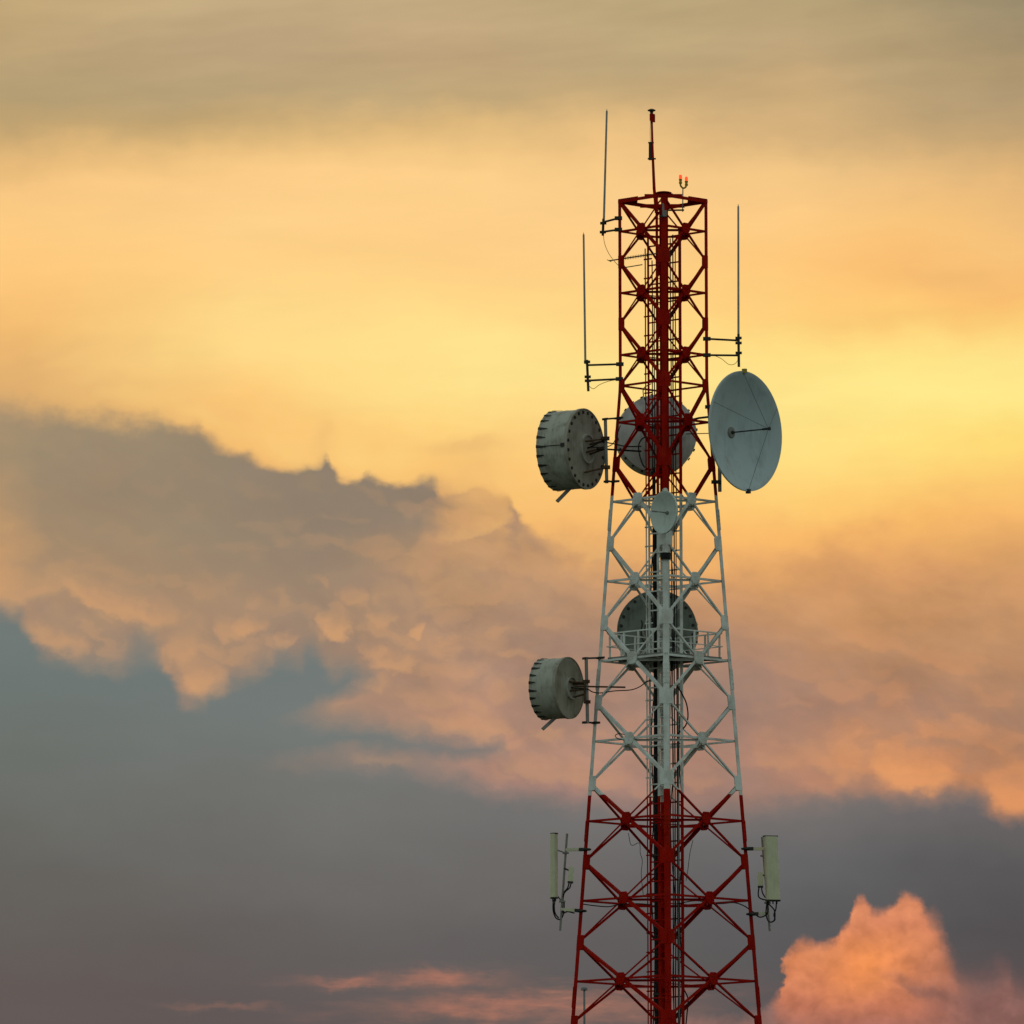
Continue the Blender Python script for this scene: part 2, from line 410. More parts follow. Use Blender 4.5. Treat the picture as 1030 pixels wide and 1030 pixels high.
# --- the rest of the dome: clear dusk sky
sky = NT.nodes.new('ShaderNodeTexSky')
sky.sky_type = 'NISHITA'
sky.sun_disc = False
sky.sun_elevation = SUN_EL
sky.sun_rotation = SUN_AZ
sky.air_density, sky.dust_density, sky.ozone_density = 1.0, 2.0, 1.0
bgA = NT.nodes.new('ShaderNodeBackground')
NT.links.new(sky.outputs[0], bgA.inputs[0])
bgA.inputs[1].default_value = SKY_STRENGTH
vn = noise(dx * 3.0 + dy, dz * 5.0 + dy * 2.0, 1, 1, 5, .6, 61.0)      # unseen grey cloud added over the dome to brighten and neutralise the light
fill_veil = layer(mix(vn + 0.5, (.36, .41, .34), (.52, .59, .50)))
dome = over(0.6, bgA.outputs[0], fill_veil)
cover = (smooth(R(50), R(18), mth('ABSOLUTE', az))) * smooth(R(28), R(12), el)
sky_all = over(cover, dome, both)
wo = NT.nodes.new('ShaderNodeOutputWorld')
NT.links.new(sky_all, wo.inputs[0])

sl = bpy.data.lights.new('sun', 'SUN')
sl.energy = SUN_STRENGTH
sl.angle = R(10)
sl.color = (1, .72, .42)
so = bpy.data.objects.new('sun', sl)
COL.objects.link(so)
sd = Vector((math.sin(SUN_AZ) * math.cos(SUN_EL), math.cos(SUN_AZ) * math.cos(SUN_EL), math.sin(SUN_EL)))
so.rotation_euler = sd.to_track_quat('Z', 'Y').to_euler()

# ------------------------------------------------------------------ materials


def principled(name, rough=.6, metal=0.0, spec=.15):
    m = bpy.data.materials.new(name)
    m.use_nodes = True
    nt = m.node_tree
    b = nt.nodes['Principled BSDF']
    b.inputs['Roughness'].default_value = rough
    b.inputs['Specular IOR Level'].default_value = spec
    b.inputs['Metallic'].default_value = metal
    return m, nt, b


def mat(name, col, rough=.6, metal=0.0, vary=.18, scale=3.0, dirt=None):
    """paint or metal with slow weathering blotches and fine vertical run-off streaks"""
    m, nt, b = principled(name, rough, metal)
    g = nt.nodes.new('ShaderNodeNewGeometry')
    n = nt.nodes.new('ShaderNodeTexNoise')
    n.inputs['Scale'].default_value = scale
    n.inputs['Detail'].default_value = 6
    nt.links.new(g.outputs['Position'], n.inputs['Vector'])
    mp = nt.nodes.new('ShaderNodeMapping')
    mp.inputs['Scale'].default_value = (9, 9, .7)
    nt.links.new(g.outputs['Position'], mp.inputs['Vector'])
    n2 = nt.nodes.new('ShaderNodeTexNoise')
    n2.inputs['Scale'].default_value = 1.6
    n2.inputs['Detail'].default_value = 4
    nt.links.new(mp.outputs[0], n2.inputs['Vector'])
    ad = nt.nodes.new('ShaderNodeMath')
    ad.operation = 'MULTIPLY_ADD'
    nt.links.new(n2.outputs['Fac'], ad.inputs[0])
    ad.inputs[1].default_value = .6
    nt.links.new(n.outputs['Fac'], ad.inputs[2])
    cr = nt.nodes.new('ShaderNodeValToRGB')
    d = dirt or [c * (1 - 2.2 * vary) for c in col]
    cr.color_ramp.elements[0].position = .5
    cr.color_ramp.elements[0].color = (*d, 1)
    cr.color_ramp.elements[1].position = .85
    cr.color_ramp.elements[1].color = (*col, 1)
    nt.links.new(ad.outputs[0], cr.inputs[0])
    nt.links.new(cr.outputs[0], b.inputs['Base Color'])
    return m


RED, WHITE = (.41, .007, .0013), (.79, .82, .78)


def banded(name, cuts):
    """aviation paint: red and white bands by height above ground"""
    m, nt, b = principled(name, .7, spec=.04)
    g = nt.nodes.new('ShaderNodeNewGeometry')
    s = nt.nodes.new('ShaderNodeSeparateXYZ')
    nt.links.new(g.outputs['Position'], s.inputs[0])
    cols = [WHITE, RED, WHITE, RED]
    prev = None
    n = nt.nodes.new('ShaderNodeTexNoise')
    n.inputs['Scale'].default_value = 2.2
    n.inputs['Detail'].default_value = 7
    nt.links.new(g.outputs['Position'], n.inputs['Vector'])
    w = nt.nodes.new('ShaderNodeMath')
    w.operation = 'MULTIPLY_ADD'
    nt.links.new(n.outputs['Fac'], w.inputs[0])
    w.inputs[1].default_value = .05
    nt.links.new(s.outputs[2], w.inputs[2])
    for z, a, c in zip(cuts, cols, cols[1:]):
        gt = nt.nodes.new('ShaderNodeMath')
        gt.operation = 'GREATER_THAN'
        nt.links.new(w.outputs[0], gt.inputs[0])
        gt.inputs[1].default_value = z + .025
        mxn = nt.nodes.new('ShaderNodeMix')
        mxn.data_type = 'RGBA'
        nt.links.new(gt.outputs[0], mxn.inputs[0])
        if prev is None:
            mxn.inputs[6].default_value = (*a, 1)
        else:
            nt.links.new(prev, mxn.inputs[6])
        mxn.inputs[7].default_value = (*c, 1)
        prev = mxn.outputs[2]
    n3 = nt.nodes.new('ShaderNodeTexNoise')
    n3.inputs['Scale'].default_value = .9
    n3.inputs['Detail'].default_value = 8
    n3.inputs['Roughness'].default_value = .7
    nt.links.new(g.outputs['Position'], n3.inputs['Vector'])
    c3 = nt.nodes.new('ShaderNodeMapRange')
    c3.inputs['From Min'].default_value, c3.inputs['From Max'].default_value = .52, .68
    c3.inputs['To Max'].default_value = .45
    nt.links.new(n3.outputs['Fac'], c3.inputs['Value'])
    hs = nt.nodes.new('ShaderNodeMix')
    hs.data_type = 'RGBA'
    nt.links.new(c3.outputs[0], hs.inputs[0])
    nt.links.new(prev, hs.inputs[6])
    nt.links.new(prev, hs.inputs[7])
    ad = nt.nodes.new('ShaderNodeMix')
    ad.data_type = 'RGBA'
    ad.blend_type = 'ADD'
    ad.inputs[0].default_value = 1
    nt.links.new(prev, ad.inputs[6])
    ad.inputs[7].default_value = (.03, .03, .012, 1)
    nt.links.new(ad.outputs[2], hs.inputs[7])
    prev = hs.outputs[2]
    n4 = nt.nodes.new('ShaderNodeTexNoise')
    n4.inputs['Scale'].default_value = 4.5
    n4.inputs['Detail'].default_value = 9
    n4.inputs['Roughness'].default_value = .75
    nt.links.new(g.outputs['Position'], n4.inputs['Vector'])
    c4 = nt.nodes.new('ShaderNodeMapRange')
    c4.inputs['From Min'].default_value, c4.inputs['From Max'].default_value = .58, .70
    c4.inputs['To Max'].default_value = .4
    nt.links.new(n4.outputs['Fac'], c4.inputs['Value'])
    ru = nt.nodes.new('ShaderNodeMix')
    ru.data_type = 'RGBA'
    nt.links.new(c4.outputs[0], ru.inputs[0])
    nt.links.new(prev, ru.inputs[6])
    ru.inputs[7].default_value = (.13, .05, .025, 1)
    prev = ru.outputs[2]
    cr = nt.nodes.new('ShaderNodeValToRGB')
    cr.color_ramp.elements[0].position = .3
    cr.color_ramp.elements[0].color = (.70, .64, .60, 1)
    cr.color_ramp.elements[1].position = .6
    cr.color_ramp.elements[1].color = (1, 1, 1, 1)
    nt.links.new(n.outputs['Fac'], cr.inputs[0])
    mm = nt.nodes.new('ShaderNodeMix')
    mm.data_type = 'RGBA'
    mm.blend_type = 'MULTIPLY'
    mm.inputs[0].default_value = 1
    nt.links.new(prev, mm.inputs[6])
    nt.links.new(cr.outputs[0], mm.inputs[7])
    nt.links.new(mm.outputs[2], b.inputs['Base Color'])
    return m


def glow(name, col, st):
    m, nt, b = principled(name, .3)
    b.inputs['Base Color'].default_value = (*col, 1)
    b.inputs['Emission Color'].default_value = (*col, 1)
    b.inputs['Emission Strength'].default_value = st
    return m


# ------------------------------------------------------------------ mesh helpers


class MB:
    def __init__(s): s.v, s.f, s.m, s.k = [], [], [], 0

    def add(s, vs, fs):
        o = len(s.v)
        s.v += [Vector(p) for p in vs]
        s.f += [tuple(i + o for i in f) for f in fs]
        s.m += [s.k] * len(fs)
        return s

    def slot(s, k):
        s.k = k
        return s

    def frame(s, o, ex, ey, ez, hx, hy, hz):
        vs = [o + ex * (a * hx) + ey * (b * hy) + ez * (c * hz) for a in (-1, 1) for b in (-1, 1) for c in (-1, 1)]
        return s.add(vs, [(0, 1, 3, 2), (4, 6, 7, 5), (0, 4, 5, 1), (2, 3, 7, 6), (0, 2, 6, 4), (1, 5, 7, 3)])

    def bar(s, a, b, w, t, n):
        """flat bar a-b, width w across, thickness t along n"""
        a, b, n = Vector(a), Vector(b), Vector(n)
        d = (b - a)
        ez = d.normalized()
        ey = (n - ez * n.dot(ez)).normalized()
        ex = ey.cross(ez)
        return s.frame((a + b) / 2, ex, ey, ez, w / 2, t / 2, d.length / 2)

    def angle(s, a, b, w, t, n, side=1):
        """steel angle a-b: one flange in the plane facing n, the other standing inwards from its edge"""
        a, b, n = Vector(a), Vector(b), Vector(n)
        ez = (b - a).normalized()
        ey = (n - ez * n.dot(ez)).normalized()
        ex = ey.cross(ez) * side
        s.bar(a, b, w, t, n)
        off = ex * (w / 2 - t / 2) - ey * (w / 2 + t / 2 - .0005)
        return s.bar(a + off, b + off, t, w - .001, n)

    def tube(s, pts, r, n=8, cap=True):
        pts = [Vector(p) for p in pts]
        rs = r if isinstance(r, (list, tuple)) else [r] * len(pts)
        e = None
        vs, fs = [], []
        for i, p in enumerate(pts):
            d = (pts[min(i + 1, len(pts) - 1)] - pts[max(i - 1, 0)]).normalized()
            if e is None:
                e = d.orthogonal().normalized()
            e = (e - d * e.dot(d)).normalized()
            g = d.cross(e)
            for k in range(n):
                a = 2 * math.pi * k / n
                vs.append(p + (e * math.cos(a) + g * math.sin(a)) * rs[i])
        for i in range(len(pts) - 1):
            for k in range(n):
                q = (k + 1) % n
                fs.append((i * n + k, i * n + q, (i + 1) * n + q, (i + 1) * n + k))
        if cap:
            fs.append(tuple(range(n))[::-1])
            o = (len(pts) - 1) * n
            fs.append(tuple(o + k for k in range(n)))
        return s.add(vs, fs)

    def lathe(s, c, a, prof, n=48, close=False):
        """profile of (radius, distance along a) turned about the axis a through c"""
        c, a = Vector(c), Vector(a).normalized()
        e = (Vector((0, 0, 1)) - a * a.z)
        e = e.normalized() if e.length > 1e-4 else Vector((1, 0, 0))
        g = a.cross(e)
        vs, fs, rings = [], [], []
        for r, t in prof:
            if r < 1e-6:
                rings.append([len(vs)])
                vs.append(c + a * t)
            else:
                rings.append(list(range(len(vs), len(vs) + n)))
                for k in range(n):
                    q = 2 * math.pi * k / n
                    vs.append(c + a * t + (e * math.cos(q) + g * math.sin(q)) * r)
        if close: rings.append(rings[0])
        for A, B in zip(rings, rings[1:]):
            for k in range(n):
                q = (k + 1) % n
                if len(A) == 1 and len(B) == 1: continue
                if len(A) == 1: fs.append((A[0], B[q], B[k]))
                elif len(B) == 1: fs.append((A[k], A[q], B[0]))
                else: fs.append((A[k], A[q], B[q], B[k]))
        return s.add(vs, fs)

    def build(s, name, mats, parent=None):
        base = ORG.get(parent.name, Vector()) if parent else Vector()
        me = bpy.data.meshes.new(name)
        me.from_pydata([p - base for p in s.v], [], s.f)
        for m in (mats if isinstance(mats, (list, tuple)) else [mats]):
            me.materials.append(m)
        me.polygons.foreach_set('material_index', s.m)
        me.polygons.foreach_set('use_smooth', [True] * len(s.f))
        me.set_sharp_from_angle(angle=R(32))
        me.update()
        o = bpy.data.objects.new(name, me)
        COL.objects.link(o)
        if parent:
            o.parent = parent
            ORG[o.name] = base
        return o


ORG = {}


def spline(ps, n=8):
    ps = [Vector(p) for p in ps]
    ps = [ps[0] * 2 - ps[1]] + ps + [ps[-1] * 2 - ps[-2]]
    out = []
    for i in range(1, len(ps) - 2):
        a, b, c, d = ps[i - 1:i + 3]
        for k in range(n):
            t = k / n
            out.append(.5 * (2 * b + (c - a) * t + (2 * a - 5 * b + 4 * c - d) * t * t + (3 * b - a - 3 * c + d) * t ** 3))
    return out + [ps[-2]]


def thing(name, label, cat, loc, group=None):
    o = bpy.data.objects.new(name, None)
    o.empty_display_size = .3
    COL.objects.link(o)
    o.location = loc
    ORG[o.name] = Vector(loc)
    return tag(o, label, cat, group)


def tag(o, label, cat, group=None):
    o['label'], o['category'] = label, cat
    if group: o['group'] = group
    return o


# ------------------------------------------------------------------ where the photograph's points lie in the place
Y0 = 279.0                                   # the tower's axis


def pt(u, v, dy=0.0):
    d = fw + rt * ((u - 515) / F) - up * ((v - 515) / F)
    return EYE + d * ((Y0 + dy) / d.y)


def size(px, v=515):                         # length of px pixels at the tower
    return px * (pt(667, v) - EYE).dot(fw) / F


AX = pt(668.0, 515).x
ROT = R(0.25)


def zof(v): return pt(668, v).z


ZT, ZB = zof(200.5), zof(388)
R0, R1 = size(45.0, 300), size(96.0, 1029)
KT = (R1 - R0) / (ZB - zof(1029))


def rad(z): return R0 if z >= ZB else R0 + KT * (ZB - z)


def corner(k, z, inset=0.0):
    a = ROT + k * math.pi / 2
    r = rad(z) - inset
    return Vector((AX + r * math.sin(a), Y0 - r * math.cos(a), z))


LV = [203, 263.5, 326, 388, 467, 547, 626.6, 706.8, 788, 867, 948, 1029]
LZ = [zof(v) for v in LV]
CUTS = (zof(1112), zof(800), zof(498.5))
PAINT = banded('red_and_white_tower_paint', CUTS)
GREY = mat('galvanised_grey', (.27, .26, .24), .6, .1)
ROD = mat('grey_fibreglass', (.42, .40, .36), .6)
DARK = mat('dark_steel', (.05, .05, .045), .6, .3)
BLACK = mat('black_cable_sheath', (.012, .012, .012), .55)
RUST = mat('rusty_brown_steel', (.10, .055, .03), .8, dirt=(.035, .02, .012))
DRUMC = mat('weathered_grey_drum_paint', (.46, .45, .38), .6, dirt=(.25, .23, .175))
PLATEC = mat('dull_grey_back_plate', (.38, .345, .28), .65, dirt=(.22, .19, .14))
DISHC = mat('white_dish_paint', (.50, .585, .60), .5, vary=.11, scale=1.6)
DISHG = mat('greenish_white_dish_paint', (.60, .67, .62), .5, vary=.08)
BACKC = mat('pale_reflector_back', (.62, .61, .59), .5, vary=.14)
PANELC = mat('pale_green_radome', (.66, .64, .44), .5, vary=.08)
ORANGE = mat('orange_wire', (.85, .40, .08), .6)
YELLOW = mat('yellow_lamp_fitting', (.42, .30, .04), .5)
LAMP = glow('red_lamp_glass', (1, .09, .03), 1.0)
DRUMD = mat('dark_grey_drum_paint', (.22, .25, .22), .6, dirt=(.12, .13, .11))
GRASS = mat('dark_dusk_grass', (.035, .045, .022), .95, scale=.05)
CONC = mat('lamp_mast_grey', (.28, .28, .28), .6)

# ------------------------------------------------------------------ ground
g = MB()
NG = 64
gv, gf = [Vector((0, 0, 0))], []
for i, rr in enumerate((60, 300, 1200, 5000, 25000)):
    for k in range(NG):
        a = 2 * math.pi * k / NG
        gv.append(Vector((rr * math.cos(a), rr * math.sin(a), 0)))
for k in range(NG):
    gf.append((0, 1 + k, 1 + (k + 1) % NG))
    for i in range(4):
        o1, o2 = 1 + i * NG, 1 + (i + 1) * NG
        gf.append((o1 + k, o2 + k, o2 + (k + 1) % NG, o1 + (k + 1) % NG))
g.add(gv, gf)
go = g.build('ground', GRASS)
go['kind'] = 'structure'

# ------------------------------------------------------------------ the tower
T = thing('lattice_tower', 'tall four legged lattice tower painted in red and white bands', 'tower', (AX, Y0, 0))
FL, TH = .125, .014


def leg_mesh(k):
    m = MB()
    zs = [ZT, ZB, 0.0]
    P = [corner(k, z) for z in zs]
    A = (corner(k + 1, ZB) - corner(k, ZB)).normalized()
    B = (corner(k - 1, ZB) - corner(k, ZB)).normalized()
    prof = [Vector(), A * FL, A * FL + B * TH, A * TH + B * TH, B * FL + A * TH, B * FL]
    vs, fs = [], []
    for i, p in enumerate(P):
        sc = 1.0 if i < 2 else 1.35
        vs += [p + q * sc for q in prof]
    n = 6
    for i in range(2):
        for j in range(n):
            q = (j + 1) % n
            fs.append((i * n + j, i * n + q, (i + 1) * n + q, (i + 1) * n + j))
    fs.append((0, 1, 2, 3)); fs.append((0, 3, 4, 5))
    o = 2 * n
    fs.append((o, o + 3, o + 2, o + 1)); fs.append((o, o + 5, o + 4, o + 3))
    m.add(vs, fs)
    return m, A, B


def face_n(k):                                # outward normal of the face between corner k and k+1
    a = ROT + (k + .5) * math.pi / 2
    return Vector((math.sin(a), -math.cos(a), 0))


for k in range(4):
    m, A, B = leg_mesh(k)
    lo = m.build('leg', PAINT, T)
    for i, z in enumerate(LZ[1:], 1):         # plates where the diagonals meet the leg
        h = .20 if i < 4 else .23
        w = .26 if i < 4 else .31
        q = MB()
        for D, n in ((A, face_n(k)), (B, face_n(k - 1))):
            c = corner(k, z)
            dn = (corner(k, z - h) - corner(k, z + h)) * .5
            q.add([*(c + D * x + dn * y + n * e for e in (-.002, .010) for (x, y) in ((-.0, -1), (w * .88, -1), (w, -.8), (w, .8), (w * .88, 1), (-.0, 1)))],
                  [(5, 4, 3, 2, 1, 0), (6, 7, 8, 9, 10, 11)] + [(j, (j + 1) % 6, 6 + (j + 1) % 6, 6 + j) for j in range(6)])
        q.build('gusset_plate', PAINT, lo)
    for v in (523, 683, 836, 1003):           # bolted splices
        q = MB()
        z = zof(v)
        for D, n in ((A, face_n(k)), (B, face_n(k - 1))):
            a, b = corner(k, z + .33) + D * FL * .5 + n * .013, corner(k, z - .33) + D * FL * .5 + n * .013
            q.bar(a, b, FL * 1.04, .018, n)
            for j in range(5):
                p = a.lerp(b, .1 + .2 * j) + n * .012
                for s_ in (-.035, .035):
                    q.frame(p + D * s_, D, n, Vector((0, 0, 1)), .013, .010, .013)
        q.build('splice_plate', PAINT, lo)

ZM = []
for i in range(len(LZ) - 1):
    zu, zl = LZ[i], LZ[i + 1]
    if i == 0: zu = ZT - .05
    ru, rl = rad(zu), rad(zl)
    zm = zu + (zl - zu) * ru / (ru + rl)
    ZM.append(zm)
    wide = .082 if i < 3 else .092
    thin = .05 if i < 3 else .055
    mids = []
    for k in range(4):
        n = face_n(k)
        cu0, cu1 = corner(k, zu), corner(k + 1, zu)
        cl0, cl1 = corner(k, zl), corner(k + 1, zl)
        cm0, cm1 = corner(k, zm), corner(k + 1, zm)
        c = (cm0 + cm1) / 2
        mids.append(c)
        E = (cm1 - cm0).normalized()
        q = MB()
        gs = .165 if i < 3 else .185
        if i == 6: gs = .2
        zz = Vector((0, 0, 1))
        oct_ = [(-1, -.55), (-.55, -1), (.55, -1), (1, -.55), (1, .55), (.55, 1), (-.55, 1), (-1, .55)]
        q.add([*(c + E * (x * gs) + zz * (y * gs) + n * e for e in (-.026, .022) for (x, y) in oct_)],
              [tuple(range(7, -1, -1)), tuple(range(8, 16))] + [(j, (j + 1) % 8, 8 + (j + 1) % 8, 8 + j) for j in range(8)])
        for (x, y) in oct_ + [(.3, .3), (-.3, -.3), (.3, -.3), (-.3, .3)]:
            q.frame(c + E * (x * gs * .72) + zz * (y * gs * .72) + n * .026, E, n, zz, .014, .01, .014)
        x = q.build('cross_brace', PAINT, T)
        # front left face: the wide angle runs from the outer leg down to the front leg; mirrored on its neighbour
        a0, b0 = (cu0, cl1) if k in (1, 3) else (cu1, cl0)
        a1, b1 = (cu1, cl0) if k in (1, 3) else (cu0, cl1)
        inn = (a0 - b0).normalized()
        MB().angle(a0 - n * .016 - inn * .12, b0 - n * .016 + inn * .12, wide, .012, n, 1).build('diagonal', PAINT, x)
        inn = (a1 - b1).normalized()
        MB().angle(a1 - n * .034 - inn * .12, b1 - n * .034 + inn * .12, thin, .010, n, -1).build('diagonal', PAINT, x)
        MB().angle(cm0 + E * .02 - n * .048, cm1 - E * .02 - n * .048, .065, .012, n, -1).build('horizontal_strut', PAINT, x)
    d = MB()
    for k in range(4):
        a, b = mids[k], mids[(k + 1) % 4]
        e = (b - a).normalized()
        d.angle(a + e * .06 - Vector((0, 0, .04)), b - e * .06 - Vector((0, 0, .04)), .06, .012, Vector((0, 0, 1)))
    d.build('diaphragm', PAINT, T)
# struts at the bend in the legs
bend = []
for k in range(4):
    a, b = corner(k, ZB), corner(k + 1, ZB)
    e = (b - a).normalized()
    MB().angle(a + e * .03 - face_n(k) * .03, b - e * .03 - face_n(k) * .03, .06, .012, face_n(k), -1).build('bend_strut', PAINT, T)
# below the picture the same bracing goes on to the ground
q = MB()
z = LZ[-1]
while z > 2.6:
    zl = max(z - 2.55, .3)
    for k in range(4):
        n = face_n(k)
        q.angle(corner(k, z) - n * .016, corner(k + 1, zl) - n * .016, .115, .012, n)
        q.angle(corner(k + 1, z) - n * .034, corner(k, zl) - n * .034, .115, .012, n)
        zm = (z + zl) / 2
        q.angle(corner(k, zm) - n * .05, corner(k + 1, zm) - n * .05, .065, .012, n)
    z = zl
lb = q.build('lower_bracing', PAINT, T)
lb['kind'] = 'stuff'

# head frame
UPZ = Vector((0, 0, 1))
for k in range(4):
    a, b = corner(k, ZT - .08), corner(k + 1, ZT - .08)
    n = face_n(k)
    q = MB()
    q.bar(a, b, .10, .016, n)
    q.bar(a - n * .045 + UPZ * .046, b - n * .045 + UPZ * .046, .09, .014, UPZ)
    q.build('top_beam', PAINT, T)
for k in range(4):                             # triangular corner plates
    z = ZT - .022
    c = corner(k, z)
    A = (corner(k + 1, z) - c).normalized()
    B = (corner(k - 1, z) - c).normalized()
    s_ = .88 if k in (1, 3) else .42
    vs = [c + UPZ * h + d_ for h in (0, .03) for d_ in (Vector(), A * s_, B * s_)]
    q = MB()
    q.add(vs, [(2, 1, 0), (3, 4, 5), (0, 1, 4, 3), (1, 2, 5, 4), (2, 0, 3, 5)])
    q.build('corner_plate', PAINT, T)
for f, nm in ((.58, 0), (-.5, 1)):             # cross beams of the head
    z = ZT - .02 if f > 0 else ZT - .10
    if f > 0:
        a = corner(3, z).lerp(corner(4, z), f)
        b = corner(1, z).lerp(corner(0, z), f)
    else:
        a = corner(3, z).lerp(corner(2, z), -f)
        b = corner(1, z).lerp(corner(2, z), -f)
    MB().angle(a, b, .12, .014, Vector((0, -1, 0))).build('head_beam', PAINT, T)
q = MB()                                        # cap over the near leg
c = corner(0, ZT + .012)
q.lathe(c + Vector((0, .17, 0)), UPZ, [(0, .045), (.12, .04), (.22, .02), (.26, 0), (.24, -.008), (0, -.008)], 20)
q.build('leg_cap', PAINT, T)

# ------------------------------------------------------------------ work platform
VP = ZM[6]
P = thing('work_platform', 'white steel platform with railings inside the tower above the lower left drum', 'platform', (AX, Y0, VP))
q = MB()
ins = .30
dk = [corner(k, VP + .05, ins) for k in range(4)]
q.add([p + UPZ * h for h in (0, .06) for p in dk], [(0, 1, 2, 3)[::-1], (4, 5, 6, 7)] + [(j, (j + 1) % 4, 4 + (j + 1) % 4, 4 + j) for j in range(4)])
for k in range(4):                              # bearers reaching the struts of the tower
    a, b = corner(k, VP + .02, .02), corner(k, VP + .02, .8)
    q.bar(a, b, .09, .05, UPZ)
for t in (.2, .4, .6, .8):
    q.bar(dk[0].lerp(dk[1], t) - UPZ * .04, dk[3].lerp(dk[2], t) - UPZ * .04, .06, .08, UPZ)
q.build('deck', GREY, P)
RH = .74
for k in range(4):
    a, b = corner(k, VP + .11, .33), corner(k + 1, VP + .11, .33)
    for j in range(4):
        p = a.lerp(b, j / 4 + .02)
        MB().frame(p + UPZ * RH / 2, (b - a).normalized(), face_n(k), UPZ, .024, .024, RH / 2).build('railing_post', PAINT, P)
    if k == 3: a = a.lerp(b, .0)
    e = (b - a).normalized()
    MB().bar(a - e * .05 + UPZ * (RH + .02), b + e * .05 + UPZ * (RH + .02), .045, .04, UPZ).build('handrail', PAINT, P)
    MB().bar(a - e * .05 + UPZ * (RH * .46) + face_n(k) * .04, b + e * .05 + UPZ * (RH * .46) + face_n(k) * .04, .03, .03, UPZ).build('mid_rail', PAINT, P)

# ------------------------------------------------------------------ ladders and cables inside the tower
def drift(v): return (v - 200) * (4.2 / 830)


def vline(u0, va, vb_, dy, step=40):
    """points down the tower at a constant place in plan"""
    p0 = pt(u0 + drift(330), 330, dy)
    za, zb = pt(667, va, dy).z, pt(667, vb_, dy).z
    n = max(2, int(abs(za - zb) / 1.3))
    return [Vector((p0.x, p0.y, za + (zb - za) * i / n)) for i in range(n + 1)]


LA = thing('climbing_ladder', 'narrow climbing ladder of close rungs running up the centre of the tower', 'ladder', (pt(665, 600, .25).x, Y0 + .25, 0))
for u in (660.4, 670.5):
    a = vline(u, 197, 1040, .25 if u < 665 else .1)
    MB().bar(a[0], a[-1] * 1, .085, .03, (0, -1, 0)).build('stringer', PAINT, LA)
a0, b0 = vline(660.4, 200, 1030, .25), vline(670.5, 200, 1030, .1)
z0, z1 = a0[0].z, a0[-1].z
for i in range(96):
    z = z0 - .1 - i * (z0 - z1 - .2) / 95
    p, r_ = Vector((a0[0].x, a0[0].y, z)), Vector((b0[0].x, b0[0].y, z))
    MB().tube([p, r_], .013, 6).build('rung', PAINT, LA)

dyl, dyr = .46, -.42
CL = thing('cable_ladder', 'wide cable ladder with spaced rungs inside the tower beside the climbing ladder', 'ladder', (pt(668, 600).x, Y0, 0))
la, ra = vline(651.5, 236, 1040, dyl), vline(683.4, 230, 1040, dyr)
e = (ra[0] - la[0]); e.z = 0; e.normalize()
nn = Vector((e.y, -e.x, 0))
MB().bar(la[0], la[-1], .045, .05, nn).build('rail', PAINT, CL)
MB().bar(ra[0], ra[-1], .085, .05, nn).build('rail', PAINT, CL)
zr = pt(667, 246).z
i = 0
while zr > la[-1].z + .1:
    p, r_ = Vector((la[0].x, la[0].y, zr)), Vector((ra[0].x, ra[0].y, zr))
    MB().bar(p, r_, .045, .03, nn).build('rung', PAINT, CL)
    zr -= size(19.5)
    i += 1
# standoffs tie both ladders to the tower
q = MB()
for zm in ZM:
    for p in (Vector((la[0].x, la[0].y, zm)), Vector((ra[0].x, ra[0].y, zm))):
        if p.z < la[0].z:
            d_ = -nn if p.x < AX else nn
            best = None
            for k in range(4):
                n = face_n(k)
                if n.dot(nn * (1 if p.x > AX else -1)) > .9:
                    s_ = rad(zm) * math.cos(math.pi / 4) - (p - Vector((AX, Y0, zm))).dot(n) - .05
                    q.bar(p, p + n * s_, .035, .03, UPZ)
q.build('standoff', PAINT, CL)
CD = thing('cable_conduit', 'thin pale conduit with short clamp stubs left of the cable ladder', 'conduit', (pt(649, 600, .6).x, Y0 + .6, 0))
cl_ = vline(648.6, 250, 1040, .58)
MB().tube([cl_[0], cl_[-1]], .02, 8).build('pipe', PAINT, CD)
zr = pt(667, 258).z
while zr > cl_[-1].z + .1:
    p = Vector((cl_[0].x, cl_[0].y, zr))
    MB().bar(p - e * .08 - nn * .03, p + e * .25 - nn * .03, .045, .03, nn).build('clamp', PAINT, CD)
    zr -= size(19.5)

for j, (u, va, dy, r_, lab) in enumerate([
        (655.6, 262, .38, .018, 'thin black feeder cable at the left edge of the bundle in the tower'),
        (657.0, 470, .34, .040, 'thick black feeder cable in the middle of the bundle in the tower'),
        (658.9, 505, .30, .034, 'thick black feeder cable right against the climbing ladder'),
        (657.4, 300, .44, .018, 'thin black feeder cable at the back of the bundle in the tower'),
        (674.2, 240, -.28, .018, 'thin dark cable just right of the near tower leg'),
        (676.2, 236, -.31, .020, 'thin dark cable second from the near tower leg on its right'),
        (678.6, 250, -.36, .016, 'thin dark cable nearest the right rail of the cable ladder')]):
    pts = vline(u, va, 1040, dy)
    pts = [p + Vector((random.uniform(-.012, .012), random.uniform(-.012, .012), 0)) for p in pts]
    tag(MB().tube(pts, r_, 8).build('feeder_cable', BLACK), lab, 'cable', 'cables running down inside the tower')
for u, va, dy, r_, lab in [(654.2, 560, .5, .020, 'slack black cable weaving left of the thick bundle below the small dish'), (674.0, 505, -.26, .016, 'slack dark cable weaving beside the near leg in the white band'), (681.5, 720, -.4, .018, 'slack black cable wandering past the right rail low on the tower')]:
    pts, ph = vline(u, va, 1040, dy), random.uniform(0, 6)
    pts = [p + Vector((.055 * math.sin(ph + i_ * 1.9) + .03 * math.sin(i_ * .7), .03 * math.cos(i_), 0)) for i_, p in enumerate(pts)]
    tag(MB().tube(spline(pts, 4), r_, 7).build('feeder_cable', BLACK), lab, 'cable', 'cables running down inside the tower')
